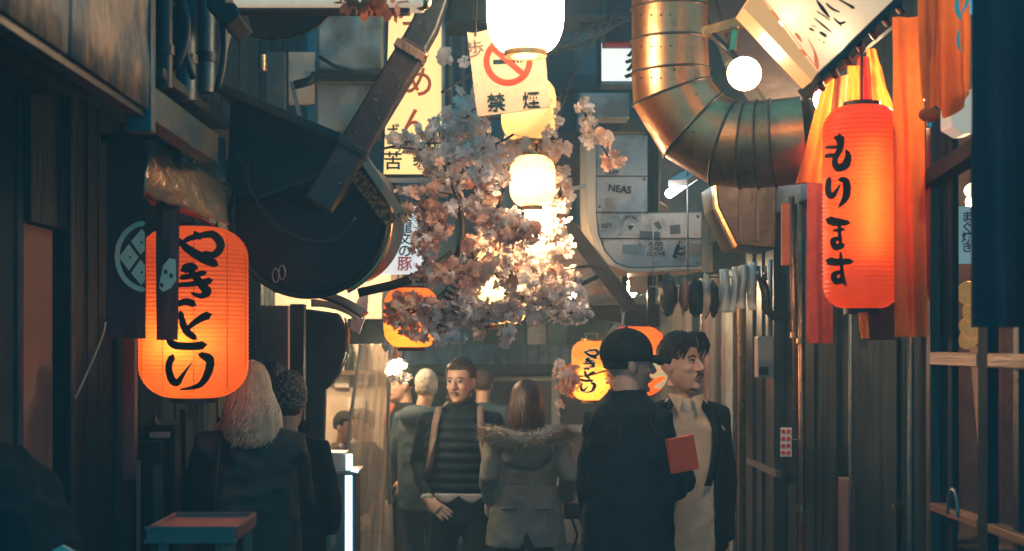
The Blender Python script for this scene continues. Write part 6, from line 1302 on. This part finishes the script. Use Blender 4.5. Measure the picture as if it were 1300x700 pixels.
q = MB(); q.tube([p.M.inverted() @ V((P(346, 530, 5.2).x, 5.24, P(346, 530, 5.2).z)), (-.13, .175, 1.30), (-.10, .19, 1.15)], .004, 6); 
q = MB(); q.tube([(.13, .07, 1.47), (.14, .155, 1.36), (.15, .175, 1.22), (.16, .17, 1.10)], .006, 6); p.put(q.mesh(), 'bag_strap', m_wire); p.trousers(m_jean)
# phone held
ph = p.w((.14, -.29, 1.44)); k = MB(); k.box(ph.x - .03, ph.x + .03, ph.y - .02, ph.y - .012, ph.z - .05, ph.z + .07); k.one('mobile_phone', 'black phone in the raised hand of the blonde person', 'phone', m_black, bevel=.003)
# 9  knitted hat
A9 = [arm(-1, (-.26, .0, 1.12), (-.2, -.15, 1.0)), arm(1, (.27, -.02, 1.13), (.20, -.18, 1.05))]
p = simple('person in a mottled grey knitted hat and dark coat just behind the blonde person', 367, 6.3, 1.605, 165, m_blackc, m_haired, [(0, 0, .55, .24, .17), (0, 0, .95, .22, .16), (0, 0, 1.2, .22, .15), (0, 0, 1.33, .22, .14), (0, .01, 1.41, .18, .115), (0, .015, 1.47, .11, .09)], hairkw=dict(low=-.9), arms=A9, fc=False, wide=.84)
q = MB(p.HM); q.sphere((0, .012, .045), (.099, .120, .120), 40, 28, lambda n: (1 + .03 * sin(math.atan2(n.y, n.x) * 22)) * (1 if n.z > -.55 else .9)); p.put(q.mesh(), 'knitted_hat', m_knit)
q = MB(); q.sphere((.04, .10, 1.46), (.13, .07, .03), 14, 10); p.put(q.mesh(), 'hair_ends', m_haired)
# 10  dark head between them
p = simple('dark haired head between the blonde person and the knitted hat', 343, 7.0, 1.655, 175, m_blackc, m_hairb, hairkw=dict(low=-.6), fc=False)
# 11  seated person at the far left edge
A11 = [((-.16, -.16, 1.37), (-.22, -.24, 1.08), (-.13, -.48, 1.05)), ((.16, -.16, 1.37), (.22, -.24, 1.08), (.13, -.48, 1.05))]
p = Person('hunched person in a shiny dark jacket at the bottom left corner', -1.17, 3.75, 1.74, -100, arms=A11, head=(-.02, -.36, 1.50), head_pitch=35, lean=.2, wide=1.0,
           hands=[dict(at=(-.13, -.48, 1.05), d=(.3, -1, 0), n=(0, 0, -1), side=(1, 0, 0), curl=.5), dict(at=(.13, -.48, 1.05), d=(-.3, -1, 0), n=(0, 0, -1), side=(-1, 0, 0), curl=.5)])
p.body(.008, face=False); p.hair(m_hairb, low=-.6); p.jacket(m_blackc, COAT, [(a, b, V(b).lerp(V(c), .95)) for a, b, c in A11], wr=.016, fr=6, sh_r=.088); p.trousers(m_jean)
# 12  person behind the frosted pane
p = simple('blurred dark figure standing behind the frosted pane at the far left', 620, 4.66, 1.74, 100, m_blackc, m_hairb, fc=False); p.o.location.x = -1.66
# 13, 14  diners behind the plastic curtain
p = simple('diner in a brown jacket behind the left part of the plastic curtain', 436, 9.3, 1.30, 60, m_duct2, m_hairb, fc=False)
p = simple('diner in a dark jacket behind the right part of the plastic curtain', 462, 9.0, 1.33, -60, m_blackc, m_hairbr, fc=False)
# ---------------------------------------------------------------- warm shop behind the plastic curtain
wsx = thing('lit_food_stall', 'warm lit food stall interior behind the plastic curtain', 'stall', (-1.1, 9.6, 0))
k = MB(); k.box(-1.75, -.66, 10.3, 10.36, 0, 2.35); k.build('back_wall', m_cream, wsx)
k = MB(); k.box(-1.8, -1.75, 8.3, 10.36, 0, 2.35); k.build('side_wall', m_cream, wsx)
k = MB(); k.box(-1.8, -.62, 8.0, 10.36, 2.35, 2.42); k.build('ceiling', m_darkwood, wsx)
k = MB(); k.box(-.70, -.62, 10.2, 10.36, 0, 2.35); k.build('post', m_brownwood, wsx)
k = MB(); k.box(-1.7, -.80, 9.75, 10.1, 0, .85); k.build('counter', m_brownwood, wsx)
k = MB(); k.box(-1.7, -.72, 10.15, 10.3, 1.52, 1.55); k.build('shelf', m_brownwood, wsx)
for i, x in enumerate((-1.2, -1.1, -1.0, -.9)):
    k = MB(); k.lathe([(.0, 0), (.035, 0), (.035, .16), (.014, .22), (.014, .27), (0, .27)], V((x, 10.2, 1.55)), 14); k.one('bottle', ['first bottle on the stall shelf from the left', 'second bottle on the stall shelf', 'third bottle on the stall shelf', 'rightmost bottle on the stall shelf'][i], 'bottle', m_dglass, group='bottles on the stall shelf', smooth=True)
for i, (x, y, w_, h_) in enumerate(((425, 470, 18, 22), (450, 462, 16, 26), (442, 505, 22, 14))):
    k = MB(); k.pbox(x, x + w_, y, y + h_, 10.25, .02); k.one('menu_paper', ['left menu paper on the stall wall', 'right menu paper on the stall wall', 'low menu paper on the stall wall'][i], 'menu', m_white)
k = MB(); k.sphere((-1.05, 9.2, 2.15), .06); k.one('light_bulb', 'added bright bulb lighting the food stall from inside', 'light bulb', emat('added_stall_bulb', (1, .64, .34), 380), smooth=True)  # added out of sight to give the stall its warm light
k = MB(); k.sphere((-1.1, 9.5, 2.2), .05); k.one('light_bulb', 'second added bulb lighting the food stall from inside', 'light bulb', MATS['added_stall_bulb'], smooth=True)  # another added bulb for the stall's warm light
# plastic curtain strips
m_film = glass('clear_plastic_film', (.85, .75, .62), .18, .30, .8)
pc = thing('plastic_curtain', 'clear plastic curtain strips hanging in front of the warm stall', 'plastic curtain', P(470, 700, 8.35))
for i, (a0, a1, b0, b1) in enumerate(((455, 466, 428, 444), (464, 480, 441, 462), (478, 488, 460, 480), (486, 496, 476, 495))):
    def fn(u, v, a0=a0, a1=a1, b0=b0, b1=b1, i=i):
        x = (a0 + (a1 - a0) * u) * (1 - v) + (b0 + (b1 - b0) * u) * v; x += 2.2 * sin(v * 6 + i)
        return P(x, 436 + 330 * v, 8.35) + V((0, .035 * sin(u * 5 + v * 9 + i) + .03 * i, 0))
    k = MB(); k.sheet(fn, 10, 40, .002); k.build('plastic_strip', m_film, pc, smooth=True)
for (a, b) in (((458, 438), (436, 640)), ((496, 430), (495, 640))):
    k = MB(); k.tube([P(*a, 8.3), P((a[0] + b[0]) / 2 - 3, (a[1] + b[1]) / 2, 8.28), P(*b, 8.3)], .012, 8); k.build('rolled_edge', m_cream, pc, smooth=True)
k = MB(); k.pprism([(485, 372), (496, 366), (497, 440), (489, 448), (484, 440)][::-1], 8.3, .04); k.one('wooden_post_cap', 'pale lit timber post top under the round orange lantern', 'post', m_cream, bevel=.003)
# lit glass case
gc = thing('display_case', 'grey display case edged by two bright white lit strips', 'display case', P(430, 780, 7.4))
k = MB(); k.pbox(405, 452, 601, 860, 7.4, .25); k.build('body', m_door, gc, bevel=.004)
m_lit = emat('cool_light_strip', (.62, .85, 1), 1.15)
for a, b in ((408, 414), (438, 447)):
    k = MB(); k.pbox(a, b, 604, 860, 7.385, .03); k.build('light_strip', m_lit, gc)
k = MB(); k.pbox(439, 447, 577, 597, 7.385, .03); k.build('light_strip', m_lit, gc)
k = MB(); k.pbox(414, 439, 575, 600, 7.42, .2); k.build('head_box', m_greymetal, gc, bevel=.004)
k = MB(); k.pbox(404, 456, 598, 602, 7.37, .28); k.build('lid', m_alu, gc, bevel=.002)
k = MB(); k.tube([P(446, 596, 7.36), P(455, 598, 7.36)], .012, 8); k.build('lit_end', m_lit, gc)
k = MB(); k.pbox(420, 431, 633, 635, 7.39, .02); k.build('handle', m_darkmetal, gc)
# stack of orange crates by the capped man
for i, (a, b, t, bt) in enumerate(((741, 752, 651, 664), (744, 758, 665, 677), (742, 757, 677, 690), (752, 772, 688, 700), (754, 774, 701, 716), (752, 775, 717, 733))):
    o = thing('plastic_crate', ['topmost orange crate of the stack behind the navy coat', 'second orange crate from the top of the stack behind the navy coat', 'third orange crate from the top of the stack behind the navy coat', 'fourth orange crate of the stack, at the bottom edge of the photo', 'fifth orange crate of the stack, below the fourth', 'lowest orange crate of the stack'][i], 'crate', P((a + b) / 2, bt, 7.2), group='orange crates behind the capped man')
    x0, x1, z1, z0 = P(a, 0, 7.2).x, P(b + 26, 0, 7.2).x, P(0, t, 7.2).z, P(0, bt, 7.2).z
    k = MB(); k.box(x0, x1, 7.2, 7.45, z0, z0 + .005); k.box(x0, x0 + .006, 7.2, 7.45, z0 + .005, z1 - .008); k.box(x1 - .006, x1, 7.2, 7.45, z0 + .005, z1 - .008); k.box(x0 + .006, x1 - .006, 7.2, 7.206, z0 + .005, z1 - .008); k.box(x0 + .006, x1 - .006, 7.444, 7.45, z0 + .005, z1 - .008); k.build('box', m_plastic_orange, o)
    k = MB(); k.box(x0 - .006, x1 + .006, 7.192, 7.2, z1 - .010, z1 - .001); k.box(x0 - .006, x0, 7.2, 7.45, z1 - .010, z1 - .001); k.box(x1, x1 + .006, 7.2, 7.45, z1 - .010, z1 - .001); k.build('rim', m_plastic_orange, o)
# red plastic stool bottom left
so = thing('plastic_tray_stool', 'red brown plastic tray topped stool at the bottom left', 'stool', P(248, 860, 3.9))
a0, a1, zt, zb_ = P(186, 0, 3.62).x, P(298, 0, 3.62).x, P(0, 670, 3.62).z, P(0, 689, 3.62).z; y0, y1 = 3.62, 3.95
k = MB(); k.box(a0 + .003, a1 - .003, y0 + .003, y1 - .003, zt - .018, zt - .012); k.build('seat', m_plastic_red, so)
k = MB(); k.box(a0, a1, y0, y0 + .006, zb_, zt); k.box(a0, a1, y1 - .006, y1, zb_, zt); k.box(a0, a0 + .006, y0 + .006, y1 - .006, zb_, zt); k.box(a1 - .006, a1, y0 + .006, y1 - .006, zb_, zt); k.build('rim', m_plastic_red, so)
k = MB(); k.box(a0 - .006, a1 + .006, y0 - .006, y0, zb_ - .001, zb_ + .008); k.box(a0 - .004, a1 + .004, y0 - .005, y0, zt - .006, zt + .003); k.build('lip', m_plastic_red, so)
for i in range(5):
    k = MB(); zz = zb_ + .01 + i * (zt - zb_ - .01) / 5; k.box(a1, a1 + .004, y0 + .01, y1 - .01, zz, zz + .003); k.build('rib', m_plastic_red, so)
for sx in (0, 1):
    for sy in (0, 1):
        k = MB(); x = (a0 + .03) if not sx else (a1 - .03); y = (y0 + .03) if not sy else (y1 - .03)
        k.bar(V((x, y, zb_ + .005)), V((x + (-.04 if not sx else .04), y + (-.03 if not sy else .03), 0)), .045, .03); k.build('leg', m_plastic_red, so, bevel=.004)
k = MB(); k.pprism([(66, 699), (78, 693), (96, 703), (120, 740), (60, 740)], 3.5, .02); k.one('folded_paper', 'corner of pale folded paper at the bottom left edge', 'paper', m_cream)
k = MB(); k.tube([P(x, y, 4.75) for x, y in crom(((134, 409), (131, 424), (120, 452), (102, 492), (88, 520), (78, 545), (72, 556)), 4)], .0035, 6); k.one('hanging_wire', 'thin cord hanging down the left wall, lantern light in its orange colour', 'cord', mat('lantern_tinted_cord', (.95, .6, .35), None, 8, .5, bump=0), smooth=True)  # lantern light on the cord is put into its base colour
bt = thing('glass_bottle', 'small dark bottle with a glint standing on the left cabinet', 'bottle', P(197, 549, 5.6)); k = MB(); k.lathe([(0, 0), (.017, 0), (.017, .04), (.006, .055), (.006, .075), (0, .075)], P(197, 549, 5.65), 14); k.build('glass', m_dglass, bt, smooth=True)
# lamp light over the counter reflected at right: hidden stall lamps along the alley
# ---------------------------------------------------------------- smoky air of the alley, with a blue tint added to lift the shadows
k = MB(); k.box(-33, 33, -8, 62, -1.2, 7.5)
hz = k.build('haze', None); hz['kind'] = 'stuff'
m = bpy.data.materials.new('smoky_air'); m.use_nodes = True; nt = m.node_tree
for n_ in list(nt.nodes):
    if n_.type != 'OUTPUT_MATERIAL': nt.nodes.remove(n_)
pv = nt.nodes.new('ShaderNodeVolumePrincipled'); pv.inputs['Color'].default_value = (.64, .92, 1, 1); pv.inputs['Density'].default_value = HAZE; pv.inputs['Anisotropy'].default_value = .3
nt.links.new(pv.outputs[0], [n_ for n_ in nt.nodes if n_.type == 'OUTPUT_MATERIAL'][0].inputs['Volume']); hz.data.materials.append(m)
